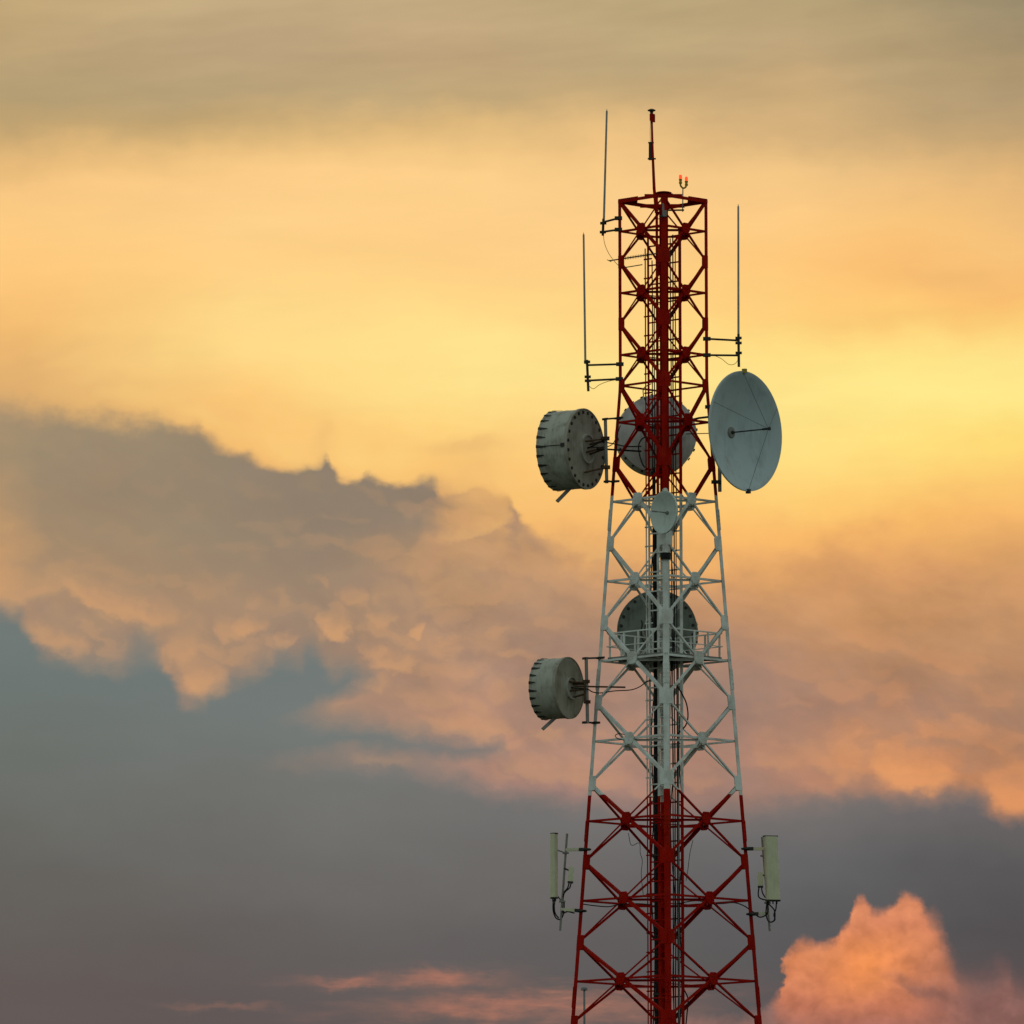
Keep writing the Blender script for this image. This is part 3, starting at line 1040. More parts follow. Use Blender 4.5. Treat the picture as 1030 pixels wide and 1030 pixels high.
for v_ in (520, 600, 682, 760, 860, 930, 1000):          # clamps gathering the bundle
    p = pt(657.0 + drift(v_), v_, .34)
    tag(MB().frame(p, e, nn, UPZ, .12, .06, .03).build('cable_clamp', DARK), 'dark clamp plate holding the black cable bundle to the ladder rungs', 'clamp', 'clamps on the cable bundle')
tag(MB().tube(vline(679.6, 660, 1040, -.33), .036, 10).build('waveguide', GREY), 'fat grey waveguide running down beside the right rail of the cable ladder', 'cable')


def wire(name, px, r_, m, label=None, cat='cable', parent=None, group=None, sides=6):
    o = MB().tube(spline([pt(*p) for p in px]), r_, sides).build(name, m, parent)
    if label: tag(o, label, cat, group)
    return o


# loose cables in the lattice
wire('looped_cable', [(681, 690, -.35), (686, 698, -.5), (690.5, 708, -.6), (692, 720, -.6), (690, 729, -.5), (685, 735, -.4), (679, 741, -.35)], .022, BLACK, 'black cable bowing out in a loop right of the near leg in the white band')
wire('hanging_cable', [(632, 838, .5), (635, 850, .5), (643, 848, .5), (644, 858, .4), (646, 866, .5), (645, 880, .5), (647, 900, .5)], .010, DARK, 'thin loose wire hanging in the upper left of the lower red band')
wire('hanging_cable', [(697, 845, -.3), (694, 858, -.3), (692, 874, -.3), (690, 886, -.3)], .010, DARK, 'thin loose wire hanging right of the near leg in the lower red band')
wire('hanging_cable', [(684, 985, -.4), (688, 995, -.4), (692, 1005, -.4), (691, 1020, -.4), (689, 1040, -.4)], .022, BLACK, 'black cable sagging right of the near leg at the foot of the picture')
wire('tower_cable', [(587, 909.5, .0), (598, 911, -.4), (612, 912, -.8), (622, 910, -1.2), (640, 909, -.5), (655, 910, .2)], .018, BLACK, 'black cable from the left panel antenna tied under the tower strut')
wire('tower_cable', [(757, 917, .1), (748, 911, -.1), (738, 908, -.6), (722, 909, -1.1), (700, 906, -.8), (682, 909, -.35)], .018, BLACK, 'black cable from the right panel antenna tied under the tower strut')
wire('curled_cable', [(632, 745, -1.0), (625, 744, -.9), (620, 742, -.8), (619, 739.5, -.8), (623, 738, -.9), (629, 739, -1.0)], .014, BLACK, 'short curl of dark cable tied at a brace plate in the white band')
wire('coiled_cable', [(668, 448, .4), (650, 440, .8), (643, 446, .8), (643, 456, .8), (647, 468, .7), (654, 473, .5), (657, 478, .35)], .022, BLACK, 'black cable coiled behind the red bracing before the pale upper dish')

# ------------------------------------------------------------------ shrouded drum antennas
def drum(label, cu, cv, dyc, rpx, lpx, az_deg, latch=True, holes=24, clips=26, mats=(DRUMC, PLATEC), grp=None):
    """microwave drum: back plate centred on the given place, mouth lpx along its axis"""
    v0 = cv
    Rr, Ll = size(rpx, v0), size(lpx, v0)
    a = R(az_deg)
    ax = Vector((math.sin(a), -math.cos(a), 0))             # pointing direction
    c = pt(cu, cv, dyc)
    D = thing('drum_antenna', label, 'antenna', c, grp)
    q = MB()
    q.lathe(c, ax, [(Rr * .985, .02), (Rr * .985, Ll * .5), (Rr * .99, Ll * .5), (Rr * .99, Ll * .52), (Rr * .985, Ll * .52), (Rr * .985, Ll * .93), (Rr * 1.0, Ll * .94), (Rr * 1.0, Ll), (Rr * .96, Ll), (Rr * .96, .06)], 64)
    side = ax.cross(UPZ).normalized()
    # seam with its latch on the side one sees
    sv = (-ax.cross(UPZ)).normalized()
    if sv.y > 0: sv = -sv
    p = c + sv * (Rr * .992)
    q.slot(1)
    if latch: q.bar(p + ax * .05, p + ax * Ll * .9, .022, .02, sv)
    if latch: q.frame(p + ax * .10, ax, UPZ, sv, .07, .06, .035)
    q.build('shroud', [mats[0], DARK], D)
    q = MB()
    q.lathe(c, ax, [(0, -.10), (Rr * .36, -.10), (Rr * .38, -.075), (Rr * .42, -.06), (Rr * .80, -.02), (Rr * .82, -.028), (Rr * .985, -.028), (Rr * .985, -.05), (Rr * 1.012, -.05), (Rr * 1.012, .05), (Rr * .9, .05), (0, .03)], 64)
    q.slot(1)
    q.lathe(c, ax, [(Rr * .33, -.102), (Rr * .33, -.16), (Rr * .37, -.16), (Rr * .37, -.095)], 40)
    e1 = UPZ
    e2 = ax.cross(e1)
    if holes:
        for k in range(holes):
            t = 2 * math.pi * (k + .5) / holes
            dd = e1 * math.cos(t) + e2 * math.sin(t)
            q.slot(2)
            q.lathe(c + dd * Rr * .915, -ax, [(0, .062), (.045, .06), (.055, .05), (.055, .02)], 8)
    q.build('back_plate', [mats[1], mats[0], DARK], D)
    q = MB()
    q.lathe(c, ax, [(0, Ll + .06), (Rr * .5, Ll + .045), (Rr * .9, Ll + .012), (Rr * .985, Ll + .004), (Rr * .985, Ll - .004), (0, Ll - .004)], 48)
    q.build('radome', DISHG, D)
    for k in range(clips):
        t = 2 * math.pi * (k + .5) / clips
        dd = e1 * math.cos(t) + e2 * math.sin(t)
        tt = ax.cross(dd)
        q = MB()
        p0, p1 = c + dd * (Rr * 1.004) + ax * (Ll * 1.004), c + dd * (Rr * .998) + ax * (Ll * random.uniform(.66, .76)) + tt * random.uniform(-.03, .03)
        w0, w1 = .05, .010
        vs = [p0 - tt * w0, p0 + tt * w0, p1 + tt * w1, p1 - tt * w1]
        vs += [x + dd * h for x, h in zip(vs, (.010, .010, .006, .006))]
        q.add(vs, [(0, 3, 2, 1), (4, 5, 6, 7), (0, 1, 5, 4), (1, 2, 6, 5), (2, 3, 7, 6), (3, 0, 4, 7)])
        q.build('clip', DARK, D)
    return D, c, ax, Rr, Ll


def pipe_mount(D, u, va, vb_, dy, arms, r_=.055, m=GREY):
    MB().tube([pt(u[0], va, dy), pt(u[1], vb_, dy)], r_, 12).build('mount_pipe', m, D)
    for (ua, v1, ub_, v2, d2) in arms:
        q = MB()
        a, b = pt(ua, v1, dy), pt(ub_, v2, d2)
        q.bar(a, b, .055, .055, UPZ)
        dd = (b - a).normalized()
        q.frame(b, dd, dd.cross(UPZ).normalized(), UPZ, .10, .10, .035)
        q.frame(a, dd, dd.cross(UPZ).normalized(), UPZ, .07, .07, .035)
        q.build('mount_arm', DARK, D)


D, c, ax, Rr, Ll = drum('large grey drum antenna with a ring of bolts left of the red band', 588, 451.6, -.25, 40.4, 33.5, 241.2)
pipe_mount(D, (608.9, 610.3), 421, 486, -.35, [(608.6, 421.5, 622.3, 420.5, -.02), (610.2, 484.3, 618.8, 484.2, -.02)])
q = MB()
for (x, y) in ((-.14, .22), (.16, .16), (-.1, -.12), (.15, -.16)):
    p = c - ax * .1 + ax.cross(UPZ) * x + UPZ * y
    q.tube([p, pt(609.5, 447 - y * 26, -.35)], .03, 8)
q.frame(pt(609.3, 441, -.36), Vector((1, 0, 0)), Vector((0, 1, 0)), UPZ, .12, .11, .05)
q.frame(pt(609.9, 470, -.36), Vector((1, 0, 0)), Vector((0, 1, 0)), UPZ, .12, .11, .05)
q.tube([c - ax * .1 - UPZ * .78 - ax.cross(UPZ) * .2, pt(610, 470, -.36)], .03, 8)
q.build('mount_strut', RUST, D)
pb = c + ax * Ll * .45 - UPZ * (Rr - .1)
MB().bar(pb, pt(560.3, 504.5, -.25 - .1), .11, .05, (0, -1, .3)).build('support_stub', GREY, D)
q = MB()
q.tube(spline([c - ax * .1 + UPZ * .05, pt(602, 450, -.4), pt(612, 449, -.3), pt(618, 444, -.2), pt(624, 428, -.1)]), .015, 6)
q.tube(spline([c - ax * .1, pt(604, 445, -.4), pt(615, 446, -.3), pt(630, 449, -.2), pt(645, 449, 0)]), .02, 6)
q.tube([pt(600, 451.5, -.4), pt(612, 452, -.3), pt(645, 454, 0)], .028, 6)
q.build('feed_cable', BLACK, D)

D, c, ax, Rr, Ll = drum('smaller grey green drum antenna with a smooth back left of the white band', 571.6, 692, -.2, 30.9, 28.5, 241.2, latch=False, holes=0, clips=24, mats=(DRUMC, PLATEC))
pipe_mount(D, (589.6, 591.0), 661.5, 727.5, -.3, [(588.5, 662.2, 604, 661.7, -.02), (588.5, 726.7, 599.3, 727, -.02)])
q = MB()
for (x, y) in ((-.12, .18), (.12, .14), (-.08, -.1), (.12, -.3)):
    p = c - ax * .1 + ax.cross(UPZ) * x + UPZ * y
    q.tube([p, pt(589.8, 691 - y * 22, -.3)], .032, 8)
q.frame(pt(589.8, 685.5, -.31), Vector((1, 0, 0)), Vector((0, 1, 0)), UPZ, .11, .1, .045)
q.frame(pt(590.5, 706, -.31), Vector((1, 0, 0)), Vector((0, 1, 0)), UPZ, .11, .1, .045)
q.bar(pt(588, 684, -.4), pt(588, 707, -.4), .05, .03, (0, -1, 0))
q.build('mount_strut', RUST, D)
MB().bar(pt(578, 690.3, -.4), pt(629, 691.3, -.1), .05, .05, UPZ).build('side_strut', RUST, D)
pb = c + ax * Ll * .45 - UPZ * (Rr - .1)
MB().bar(pb, pt(545.7, 733.6, -.3), .10, .05, (0, -1, .3)).build('support_stub', GREY, D)
q = MB()
q.tube(spline([c - ax * .1, pt(590, 693, -.35), pt(596, 696, -.3), pt(604, 697, -.2), pt(618, 695, 0), pt(634, 694, .2), pt(643, 691, .3), pt(650, 686, .4), pt(656, 683, .4)]), .018, 6)
q.build('feed_cable', BLACK, D)

D, c, ax, Rr, Ll = drum('large dark grey drum antenna facing away behind the railed platform', 661, 634, 2.45, 40.3, 30, 176, holes=24, clips=26, mats=(DRUMC, DRUMD))
q = MB()
q.tube([pt(668, 600, 2.15), pt(668, 672, 2.15)], .06, 12)
q.build('mount_pipe', GREY, D)
q = MB()
rear = corner(2, pt(668, 634).z)
for v in (606, 650, 668):
    a = pt(668, v, 2.15)
    q.bar(a, Vector((corner(2, a.z).x, corner(2, a.z).y, a.z)), .08, .07, UPZ)
for y in (-.2, .2):
    q.tube([c - ax * .1 + UPZ * y, Vector((pt(668, 634, 2.15).x, pt(668, 634, 2.15).y, c.z + y))], .05, 8)
q.build('mount_arm', DARK, D)
q = MB()
q.tube(spline([c - ax * .12 - Vector((.5, 0, -.3)), pt(646, 628, 2.2), pt(645, 640, 2.2), pt(650, 648, 1.9), pt(656, 650, .6)]), .02, 6)
q.build('feed_cable', BLACK, D)

# ------------------------------------------------------------------ open dishes
def paraboloid(m, c, ax, Rr, h, th, n=64, rings=10, lip=.03):
    """c is the vertex; the mouth opens along ax"""
    inner = [(Rr * i / rings, h * (i / rings) ** 2) for i in range(rings + 1)]
    outer = [(r + (th if i == rings else 0), t - th) for i, (r, t) in enumerate(inner)]
    prof = inner + [(Rr + lip, h), (Rr + lip, h - .06)] + outer[::-1][1:]
    return m.lathe(c, ax, prof, n)


# big dish on the right
cu, cv = 750.4, 433.6
v0 = 434
Rr, h = size(60.7, v0), size(19.0, v0)
a = R(51.8)
ax = Vector((math.sin(a), -math.cos(a), 0))
rimc = pt(cu, cv, -.55)
vx = rimc - ax * h
D = thing('parabolic_dish', 'large white open dish with a thin feed arm on the right of the red band', 'dish antenna', vx)
q = MB()
paraboloid(q, vx, ax, Rr - .03, h, .03, 80, 14)
q.build('reflector', DISHC, D)
q = MB()
q.lathe(vx, ax, [(0, .06), (.15, .055), (.18, .03), (.18, -.03)], 24)
q.build('hub', GREY, D)
q = MB()
ft = vx + ax * size(48, v0)
q.tube([vx + ax * .03, vx + ax * .12, vx + ax * .13, ft - ax * .28, ft - ax * .27, ft - ax * .05, ft], [.07, .045, .024, .02, .036, .036, .02], 10)
q.lathe(ft, ax, [(0, -.02), (.05, -.02), (.06, .03), (0, .04)], 12)
q.build('feed_arm', DARK, D)
e2 = ax.cross(UPZ).normalized()
for t in (4, 66, 184, 298):
    dd = UPZ * math.cos(R(t)) + e2 * math.sin(R(t))
    MB().tube([ft - ax * .03, rimc + dd * (Rr * .97)], .006, 5).build('guy_wire', DARK, D)
for t, mm in ((2, YELLOW), (183, DARK)):
    dd = UPZ * math.cos(R(t)) + e2 * math.sin(R(t))
    MB().frame(rimc + dd * (Rr + .0), dd, ax, dd.cross(ax), .07, .06, .06).build('rim_clamp', mm, D)
# a long pale scuff low on the face of the dish
e3 = ax.cross(UPZ).normalized()


def on_dish(px, py):
    best = None
    a0_, b0_, st = 0.0, 0.0, Rr / 4
    for _ in range(9):
        cand = []
        for i_ in range(-4, 5):
            for j_ in range(-4, 5):
                a_, b_ = a0_ + i_ * st, b0_ + j_ * st
                p_ = vx + e3 * a_ + UPZ * b_ + ax * (h * (a_ * a_ + b_ * b_) / (Rr * Rr) + .006)
                w_ = p_ - EYE
                z_ = w_.dot(fw)
                cand.append(((515 + F * w_.dot(rt) / z_ - px) ** 2 + (515 - F * w_.dot(up) / z_ - py) ** 2, a_, b_, p_))
        best = min(cand, key=lambda c_: c_[0])
        a0_, b0_, st = best[1], best[2], st / 3
    return best[3]


q = MB()
sp = spline([on_dish(*p) for p in ((728.5, 444), (730, 456), (733, 467), (737, 477), (742, 487))], 6)
q.tube(sp, [.004 + .022 * math.sin(math.pi * i_ / (len(sp) - 1)) for i_ in range(len(sp))], 5)
q.build('scuff_mark', BACKC, D)
# pipe and arms behind it
bp = vx - ax * .45
q = MB()
q.tube([bp + UPZ * .95, bp - UPZ * 1.85], .06, 12)
q.build('mount_pipe', GREY, D)
q = MB()
for dz_ in (.25, -.25):
    q.tube([bp + UPZ * dz_, vx - ax * .02 + UPZ * dz_ * .8], .05, 8)
q.lathe(vx, -ax, [(0, .12), (.4, .12), (.42, .07), (.42, -.03)], 32)
q.build('mount_frame', DARK, D)
for dz_ in (.85, -1.55):
    p = bp + UPZ * dz_
    kq = corner(1, p.z)
    q = MB()
    q.bar(p, kq, .07, .07, UPZ)
    q.frame(kq, Vector((1, 0, 0)), Vector((0, 1, 0)), UPZ, .16, .12, .045)
    q.build('mount_arm', DARK, D)
MB().tube([pt(693, 423, .1), pt(703, 420.5, 0), pt(716, 419, -.2), vx - ax * .05 + UPZ * .5], .035, 8).build('side_strut', DARK, D)
MB().tube([pt(690, 436.5, .2), vx - ax * .05], .014, 6).build('feed_cable', BLACK, D)

# small dish on the near leg
cu, cv, v0 = 667.2, 515.2, 515
Rr, h = size(21.3, v0), size(5.8, v0)
a = R(-52.9)
ax = Vector((math.sin(a), -math.cos(a), 0))
pz = corner(0, pt(668, 515).z)
rimc = pt(cu, cv, -(rad(pz.z) + .62))
vx = rimc - ax * h
D = thing('parabolic_dish', 'small pale dish on the near leg at the top of the white band', 'dish antenna', vx)
q = MB()
paraboloid(q, vx, ax, Rr - .02, h, .02, 56, 9, .02)
q.build('reflector', DISHG, D)
ft = vx + ax * size(20, v0)
q = MB()
q.tube([vx, vx + ax * .06, vx + ax * .07, ft - ax * .2, ft - ax * .19, ft], [.05, .05, .016, .014, .026, .024], 8)
q.build('feed_arm', GREY, D)
MB().tube([vx + e2 * 0 - UPZ * .03, ft - ax * .12], .006, 5).build('guy_wire', DARK, D)
bp = Vector((corner(0, pz.z).x, corner(0, pz.z).y - .16, vx.z))
q = MB()
q.tube([bp + UPZ * .83, bp - UPZ * .2, bp - UPZ * 1.3], .055, 14)
q.build('mount_pipe', PAINT, D)
q = MB()
q.tube([vx - ax * .01, bp - UPZ * .0], .07, 10)
q.lathe(vx, -ax, [(0, .10), (.16, .10), (.2, .04), (.2, -.02)], 24)
q.bar(vx - ax * .06 - UPZ * .1, bp - UPZ * .5, .07, .05, (1, 0, 0))
q.build('mount_frame', GREY, D)
cz = pt(668, 559.3, -(rad(zof(559)))).z
q = MB()
kc = corner(0, cz)
q.lathe(Vector((bp.x, kc.y + .02, cz)), UPZ, [(.17, -.10), (.17, .10), (.14, .10), (.14, -.10)], 24, close=True)
q.frame(Vector((bp.x, kc.y - .08, cz)), Vector((1, 0, 0)), Vector((0, 1, 0)), UPZ, .1, .1, .08)
q.build('clamp_band', BLACK, D)
q = MB()
q.frame(Vector((bp.x, bp.y + .1, bp.z + .62)), Vector((1, 0, 0)), Vector((0, 1, 0)), UPZ, .08, .12, .05)
q.build('clamp', GREY, D)

# pale dish facing away behind the red band
v0 = 437
Rr = size(39.9, v0)
a = R(186)
ax = Vector((math.sin(a), -math.cos(a), 0))
c = pt(661.3, 436.6, 2.3)                            # centre of its rim
h = size(13, v0)
D = thing('shrouded_dish', 'pale round dish facing away behind the red bracing, its rim dark below', 'dish antenna', c)
q = MB()
paraboloid(q, c - ax * h, ax, Rr - .03, h, .03, 72, 12)
q.build('reflector', BACKC, D)
q = MB()
Ll = size(26, v0)
q.lathe(c, ax, [(Rr, -.01), (Rr + .02, Ll), (Rr - .03, Ll), (Rr - .03, -.01)], 72, close=True)
q.build('shroud', DRUMC, D)
q = MB()
q.lathe(c, ax, [(0, Ll + .05), (Rr * .9, Ll + .01), (Rr * .985, Ll + .004), (Rr * .985, Ll - .006), (0, Ll - .006)], 48)
q.build('radome', DISHG, D)
e2 = ax.cross(UPZ)
for k in range(24):
    t = 2 * math.pi * (k + .5) / 24
    dd = UPZ * math.cos(t) + e2 * math.sin(t)
    MB().frame(c + dd * (Rr + .03) + ax * .1, dd, ax, dd.cross(ax), .018, .10, .035).build('clip', DARK, D)
q = MB()
pz = pt(668, 437, 1.95)
q.tube([pz + UPZ * .9, pz - UPZ * .9], .06, 12)
q.build('mount_pipe', GREY, D)
q = MB()
for s_ in (-.75, .75):
    p = pz + UPZ * s_
    q.bar(p, corner(2, p.z), .08, .07, UPZ)
for s_ in (-.2, .2):
    q.tube([pz + UPZ * s_, c - ax * (h - .02) + UPZ * s_], .05, 8)
q.build('mount_arm', DARK, D)
q = MB()
vb0 = c - ax * h
q.lathe(vb0, -ax, [(0, .14), (.26, .13), (.3, .05), (.3, -.04)], 28)
q.build('hub', GREY, D)
MB().bar(pt(638, 410, 1.5), pt(645, 418, 1.7), .09, .09, (0, -1, 0)).build('side_strut', DARK, D)
MB().tube(spline([vb0 - ax * .1, pt(650, 405, 1.6), pt(647, 396, 1.4), pt(648, 390, 1.2), pt(655, 386, .8)]), .016, 6).build('feed_cable', BLACK, D)

# ------------------------------------------------------------------ whip antennas
def whip(label, rod, lower, clampv, arms, dy, wirepx=None, rr=.036):
    W_ = thing('whip_antenna', label, 'antenna', pt(*lower[1], dy), 'whip antennas around the top of the tower')
    a, b = pt(*rod[0], dy), pt(*rod[1], dy)
    MB().tube([b, b.lerp(a, .985), b.lerp(a, .986), a], [rr, rr * .85, rr * .4, rr * .3], 10).build('rod', ROD, W_)
    MB().tube([pt(*lower[0], dy), pt(*lower[1], dy)], .042, 10).build('mount_pipe', DARK, W_)
    for v in clampv:
        u = lower[0][0] + (lower[1][0] - lower[0][0]) * (v - lower[0][1]) / (lower[1][1] - lower[0][1])
        p = pt(u, v, dy)
        MB().frame(p, Vector((1, 0, 0)), Vector((0, 1, 0)), UPZ, .10, .07, .035).build('clamp', DARK, W_)
    for (p1, p2, d2) in arms:
        q = MB()
        a, b = pt(*p1, dy), pt(*p2, d2)
        q.tube([a, b], .034, 10)
        q.frame(b, Vector((1, 0, 0)), Vector((0, 1, 0)), UPZ, .12, .1, .05)
        q.build('arm', DARK, W_)
    if wirepx:
        MB().tube(spline([pt(*p) for p in wirepx]), 0.010, 5).build('wire', ORANGE, W_)
    return W_


whip('tall thin whip antenna at the top left of the tower, rising highest', ((610.4, 110), (607.4, 222)), ((607.0, 220), (606.3, 237)), (224.5, 233.5),
     [((606.8, 223.5), (622.0, 219.5), .0), ((606.5, 233.2), (622, 231), .0)], .55, [(606.8, 236, .55), (608.5, 246, .4), (613, 256, .3), (620, 265, .1), (624, 268, .05)])
whip('thin whip antenna lower on the left, on two level arms above the large drum', ((587.0, 234), (588.8, 366)), ((590.4, 362), (591.8, 393.5)), (364, 379, 383),
     [((590.6, 367.3), (623.5, 366.3), -.0), ((591.4, 382.8), (623, 381.2), -.0)], .02, [(592, 388, .02), (597, 391, .02), (603, 387, .0), (612, 383.5, 0), (622, 381.8, 0)])
whip('thin whip antenna right of the tower on two arms over the large dish', ((742.6, 205.5), (742.8, 340)), ((742.8, 336), (743.2, 369)), (340, 355, 345),
     [((743, 342.5), (711, 340.8), 0), ((743, 357.5), (711, 357.2), 0)], -.1, [(743, 361, -.1), (739, 366, -.1), (733, 366.5, -.05), (726, 361, 0), (720, 358.2, 0)])

# ------------------------------------------------------------------ top mast, beacon, small gear
mb_ = pt(660.4, 214, .2)
D = thing('top_mast', 'thin red mast with a mushroom cap standing above the tower head', 'mast', mb_)
q = MB()
q.tube([mb_, pt(658.0, 190, .2), pt(656.3, 150, .2), pt(655.6, 121, .2)], [.06, .05, .04, .034], 10)
q.build('pole', PAINT, D)
q = MB()
q.frame(pt(655.8, 118, .2), Vector((1, 0, 0)), Vector((0, 1, 0)), UPZ, .075, .075, .10)
q.frame(pt(656.6, 119, .17), Vector((1, 0, 0)), Vector((0, 1, 0)), UPZ, .075, .06, .12)
q.build('box', PAINT, D)
q = MB()
q.lathe(pt(655.4, 112.6, .2), UPZ, [(0, .10), (.06, .095), (.13, .06), (.125, .035), (.06, .01), (.05, -.02), (.05, -.10), (0, -.10)], 20)
q.build('mushroom_cap', DARK, D)
q = MB()
q.tube([pt(654.1, 161, .2), pt(654.1, 143, .2)], [.055, .05], 12)
q.frame(pt(654.8, 143.5, .2), Vector((1, 0, 0)), Vector((0, 1, 0)), UPZ, .09, .05, .018)
q.frame(pt(655.6, 159.7, .2), Vector((1, 0, 0)), Vector((0, 1, 0)), UPZ, .13, .05, .018)
q.build('canister', DARK, D)
MB().tube([pt(654.3, 121, .2), pt(653.9, 132, .2), pt(654.1, 143, .2)], .007, 5).build('wire', DARK, D)

D = thing('obstruction_light', 'pair of glowing red beacon lamps on a yellow fork above the tower head', 'beacon', pt(686.7, 211, .35))
MB().tube([pt(686.7, 213, .35), pt(686.9, 189, .35)], .018, 8).build('pole', GREY, D)
MB().bar(pt(672, 211.5, .9), pt(687.5, 211.3, .33), .05, .05, UPZ).build('bracket', DARK, D)
MB().tube(spline([pt(684.5, 184, .35), pt(684.7, 186.8, .35), pt(687, 189.2, .35), pt(689.6, 188.2, .35), pt(690.4, 185.5, .35)], 5), .03, 8).build('fork', YELLOW, D)
for (u, v) in ((684.5, 181), (690.4, 183)):
    p = pt(u, v, .35)
    MB().lathe(p, UPZ, [(0, -.13), (.04, -.13), (.055, -.09), (.04, -.05), (.05, 0), (.055, .03), (0, .03)], 14).build('socket', YELLOW, D)
    MB().lathe(p, UPZ, [(.045, .03), (.05, .07), (.05, .13), (.035, .165), (0, .175), ], 14).build('lamp', LAMP, D)

D = thing('yagi_antenna', 'small dark yagi antenna pointing left from the tower head', 'antenna', pt(662, 255, .15))
a, b = pt(661, 254.9, -.05), pt(612.8, 262.3, 1.25)
MB().tube([a, b], .022, 8).build('boom', DARK, D)
bd = (b - a).normalized()
sd_ = bd.cross(UPZ).normalized()
for k in range(21):
    p = a.lerp(b, .08 + .68 * k / 20)
    MB().tube([p - UPZ * .055, p + UPZ * .055], .009, 5).build('element', DARK, D)
MB().tube([b + sd_ * .1 - UPZ * .02, b - sd_ * .1 + UPZ * .02], .012, 5).build('element', DARK, D)
D = tag(MB().tube([pt(646, 266.2, .2), pt(629, 269, .6), pt(622.5, 270.2, .6)], .016, 6).build('stub_antenna', DARK), 'thin dark rod crossing the red lattice under the yagi', 'antenna')

q = MB()
kc = corner(0, pt(668, 218).z)
q.frame(Vector((kc.x - .02, kc.y - .05, kc.z + .0)), Vector((1, 0, 0)), Vector((0, 1, 0)), UPZ, .03, .04, .2)
q.frame(Vector((kc.x + .03, kc.y - .06, kc.z - .13)), Vector((1, 0, 0)), Vector((0, 1, 0)), UPZ, .06, .05, .10)
D = thing('lamp_sensor', 'small grey sensor box clamped to the near leg under the head frame', 'sensor', kc)
q.build('housing', GREY, D)
MB().frame(Vector((kc.x - .03, kc.y - .05, kc.z - .215)), Vector((1, 0, 0)), Vector((0, 1, 0)), UPZ, .12, .05, .025).build('clamp', DARK, D)

# ------------------------------------------------------------------ panel antennas
def rounded_panel(m, top, bot, wd, dp, ex, ey):
    n = 14
    prof = []
    for k in range(n):
        t = math.pi * k / (n - 1)
        prof.append((-math.cos(t) * wd / 2, -.35 * dp - math.sin(t) ** .6 * dp * .65 if 0 < k < n - 1 else -.35 * dp))
    prof += [(wd / 2, dp * .5), (-wd / 2, dp * .5)]
    N = len(prof)
    vs = [c + ex * x + ey * y for c in (top, bot) for (x, y) in prof]
    fs = [tuple(range(N)), tuple(range(2 * N - 1, N - 1, -1))]
    fs += [(j, N + j, N + (j + 1) % N, (j + 1) % N) for j in range(N)]
    return m.add(vs, fs)


def panel(label, pan, face_deg, wd, dp, pipe, arms, rru, cables, dyp, dyq):
    D = thing('panel_antenna', label, 'antenna', pt(*pipe[1], dyq), 'panel antennas on the lower red band')
    t, b = pt(*pan[0], dyp), pt(*pan[1], dyp)
    a = R(face_deg)
    ey = -Vector((math.sin(a), -math.cos(a), 0))
    ex = Vector((math.cos(a), math.sin(a), 0))
    q = MB()
    rounded_panel(q, t, b, wd, dp, ex, ey)
    q.build('radome', PANELC, D)
    dn = (b - t).normalized()
    q = MB()
    q.frame(t - dn * .012, ex, ey, dn, wd * .53, dp * .56, .02)
    q.frame(b + dn * .02, ex, ey, dn, wd * .53, dp * .56, .025)
    for s_ in (-.3, .0, .3):
        q.tube([b + ex * s_ * wd, b + ex * s_ * wd + dn * .13], .02, 8)
    q.build('end_cap', DARK, D)
    p0, p1 = pt(*pipe[0], dyq), pt(*pipe[1], dyq)
    MB().tube([p0, p1], .036, 10).build('mount_pipe', GREY, D)
    for v in (.22, .72):                         # tilt brackets between panel and pipe
        pa, pb_ = t.lerp(b, v + (.02 if v < .5 else .2)), p0.lerp(p1, v - .02)
        q = MB()
        q.bar(pa, pb_, .05, .03, UPZ)
        q.frame(pb_, Vector((1, 0, 0)), Vector((0, 1, 0)), UPZ, .1, .07, .025)
        q.build('tilt_bracket', GREY, D)
    for (pa, pb_, d2) in arms:
        q = MB()
        x0, x1 = pt(*pa, dyq), pt(*pb_, d2)
        q.bar(x0, x1, .09, .09, UPZ)
        q.build('arm', PANELC, D)
        q = MB()
        dd = (x1 - x0).normalized()
        q.lathe(x1, UPZ, [(0, .035), (.13, .035), (.16, .02), (.16, -.02), (.13, -.035), (0, -.035)], 14)
        q.frame(x1 - dd * .1, dd, dd.cross(UPZ).normalized(), UPZ, .12, .09, .05)
        q.build('clamp', DARK, D)
    q = MB()
    r0, r1 = pt(*rru[0], dyq - .12), pt(*rru[1], dyq - .12)
    q.bar(r0, r1, rru[2], .12, (0, -1, 0))
    ro = q.build('radio_unit', PANELC, D)
    q = MB()
    m_ = r0.lerp(r1, .3)
    q.bar(m_, p0.lerp(p1, rru[3]), .07, .05, UPZ)
    q.bar(r1, r1 + (r1 - r0).normalized() * .06, rru[2] * 1.05, .13, (0, -1, 0))
    q.build('radio_bracket', DARK, D)
    for cpx in cables:
        MB().tube(spline([pt(*p) for p in cpx]), .022, 7).build('jumper_cable', BLACK, D)
    return D


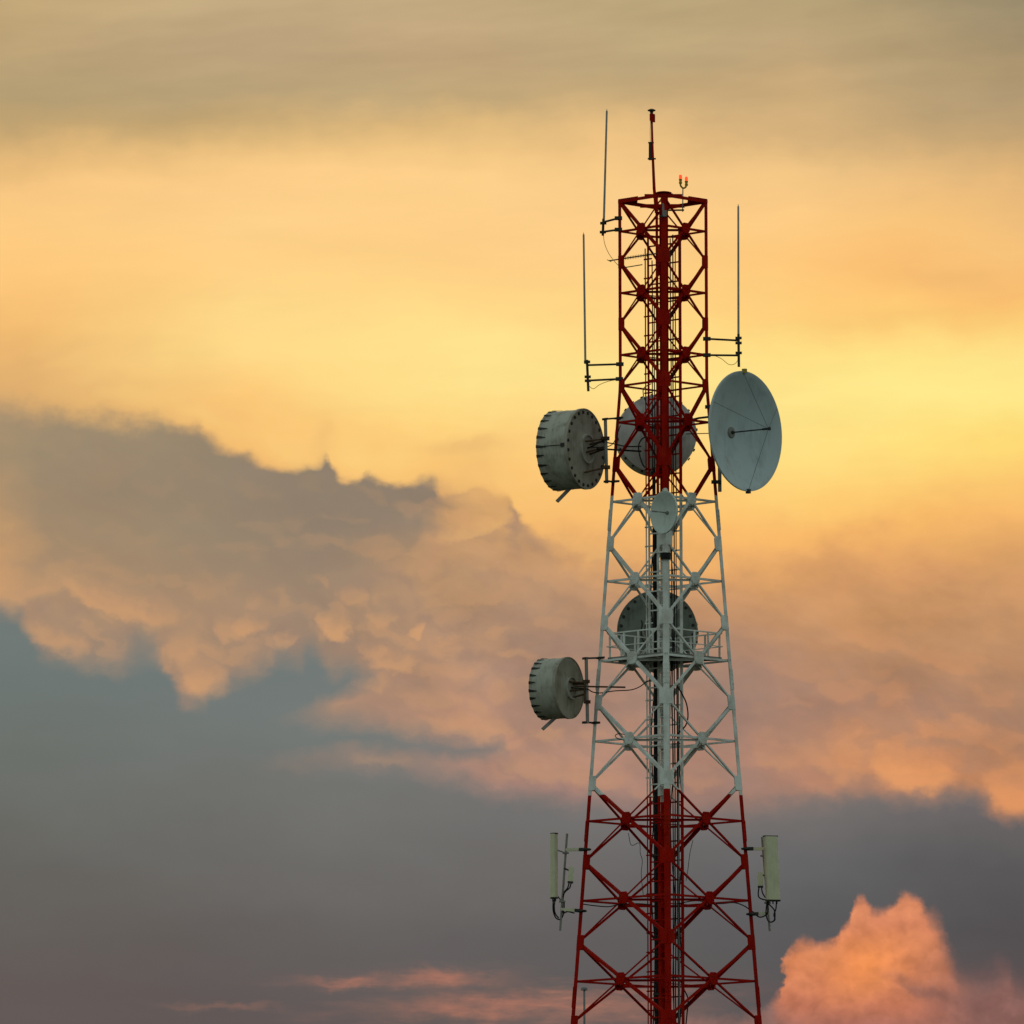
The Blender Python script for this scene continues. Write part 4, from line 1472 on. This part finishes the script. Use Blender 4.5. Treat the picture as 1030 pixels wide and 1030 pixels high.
panel('narrow pale panel antenna seen edge on left of the lower red band', ((557.4, 838.8), (557.4, 902.6)), -38, .19, .13,
      ((570.4, 838.5), (563.4, 936)),
      [((569.0, 854.8), (589.6, 854.4), -.05), ((564.4, 914.6), (585.2, 916.3), -.05)],
      ((575.0, 872), (573.8, 886.5), .17, .36),
      [[(556.5, 905, -.1), (556.3, 914, -.1), (557.5, 920, -.05), (560, 924, .0), (564, 924.5, .05), (567, 918, .05), (567.5, 906, .05)],
       [(558.5, 904, -.1), (557.5, 912, -.1), (558.6, 919, -.05), (562, 923.5, 0)],
       [(572.5, 888, 0), (571, 893, 0), (567.5, 898, 0), (566, 908, .05), (566.3, 918, .0), (571, 917, 0), (578, 918.5, 0)],
       [(574.5, 888, 0), (573, 893, 0), (569, 896.5, 0), (566.5, 900, .0)]], -.1, .05)
panel('broad pale panel antenna facing forward right of the lower red band', ((774.9, 841.6), (777.4, 905.2)), 14, .43, .16,
      ((766.5, 842), (774.3, 936.5)),
      [((768.5, 853.8), (750.5, 853.7), -.05), ((773, 918.6), (755.5, 919.5), -.05)],
      ((764.6, 877.5), (764.9, 891), .16, .4),
      [[(771.5, 907, -.3), (770.5, 918, -.25), (772, 925, -.2), (775, 927.5, -.2), (779, 925, -.25), (779, 916, -.25), (774, 910, -.2), (772, 907, -.2)],
       [(781, 907, -.3), (780.5, 914, -.3), (778.5, 920, -.3), (779.5, 925, -.3), (776, 927.5, -.2), (773.6, 927, -.1)],
       [(763.5, 892, -.1), (762.7, 899, -.1), (764, 903, -.1), (769, 905, -.1), (772, 904, -.1)],
       [(766, 892, -.1), (767, 898, -.1), (770, 903, -.1)],
       [(772.5, 908, -.1), (772.3, 916, -.05), (771, 920, -.05), (764, 922.5, 0), (757, 917, .1)]], -.3, .02)

# ------------------------------------------------------------------ lamp mast far behind
D = thing('lamp_mast', 'distant tall lamp mast seen through the lower left of the tower', 'street lamp', pt(587.8, 1030, 60) * 1)
base = pt(587.8, 1030, 60)
top = pt(588.1, 995, 60)
D.location = (base.x, base.y, 0)
ORG[D.name] = Vector(D.location)
MB().tube([Vector((base.x, base.y, 0)), Vector((base.x, base.y, top.z))], [.13, .04], 12).build('pole', CONC, D)
q = MB()
q.lathe(Vector((base.x, base.y, top.z)), UPZ, [(0, .09), (.08, .08), (.10, .05), (.10, 0), (.05, -.06), (0, -.08)], 16)
for t in range(4):
    aa = R(45 + 90 * t)
    q.frame(Vector((base.x + .08 * math.cos(aa), base.y + .08 * math.sin(aa), top.z)), Vector((math.cos(aa), math.sin(aa), 0)), Vector((-math.sin(aa), math.cos(aa), 0)), UPZ, .045, .05, .045)
q.build('lamp_head', CONC, D)
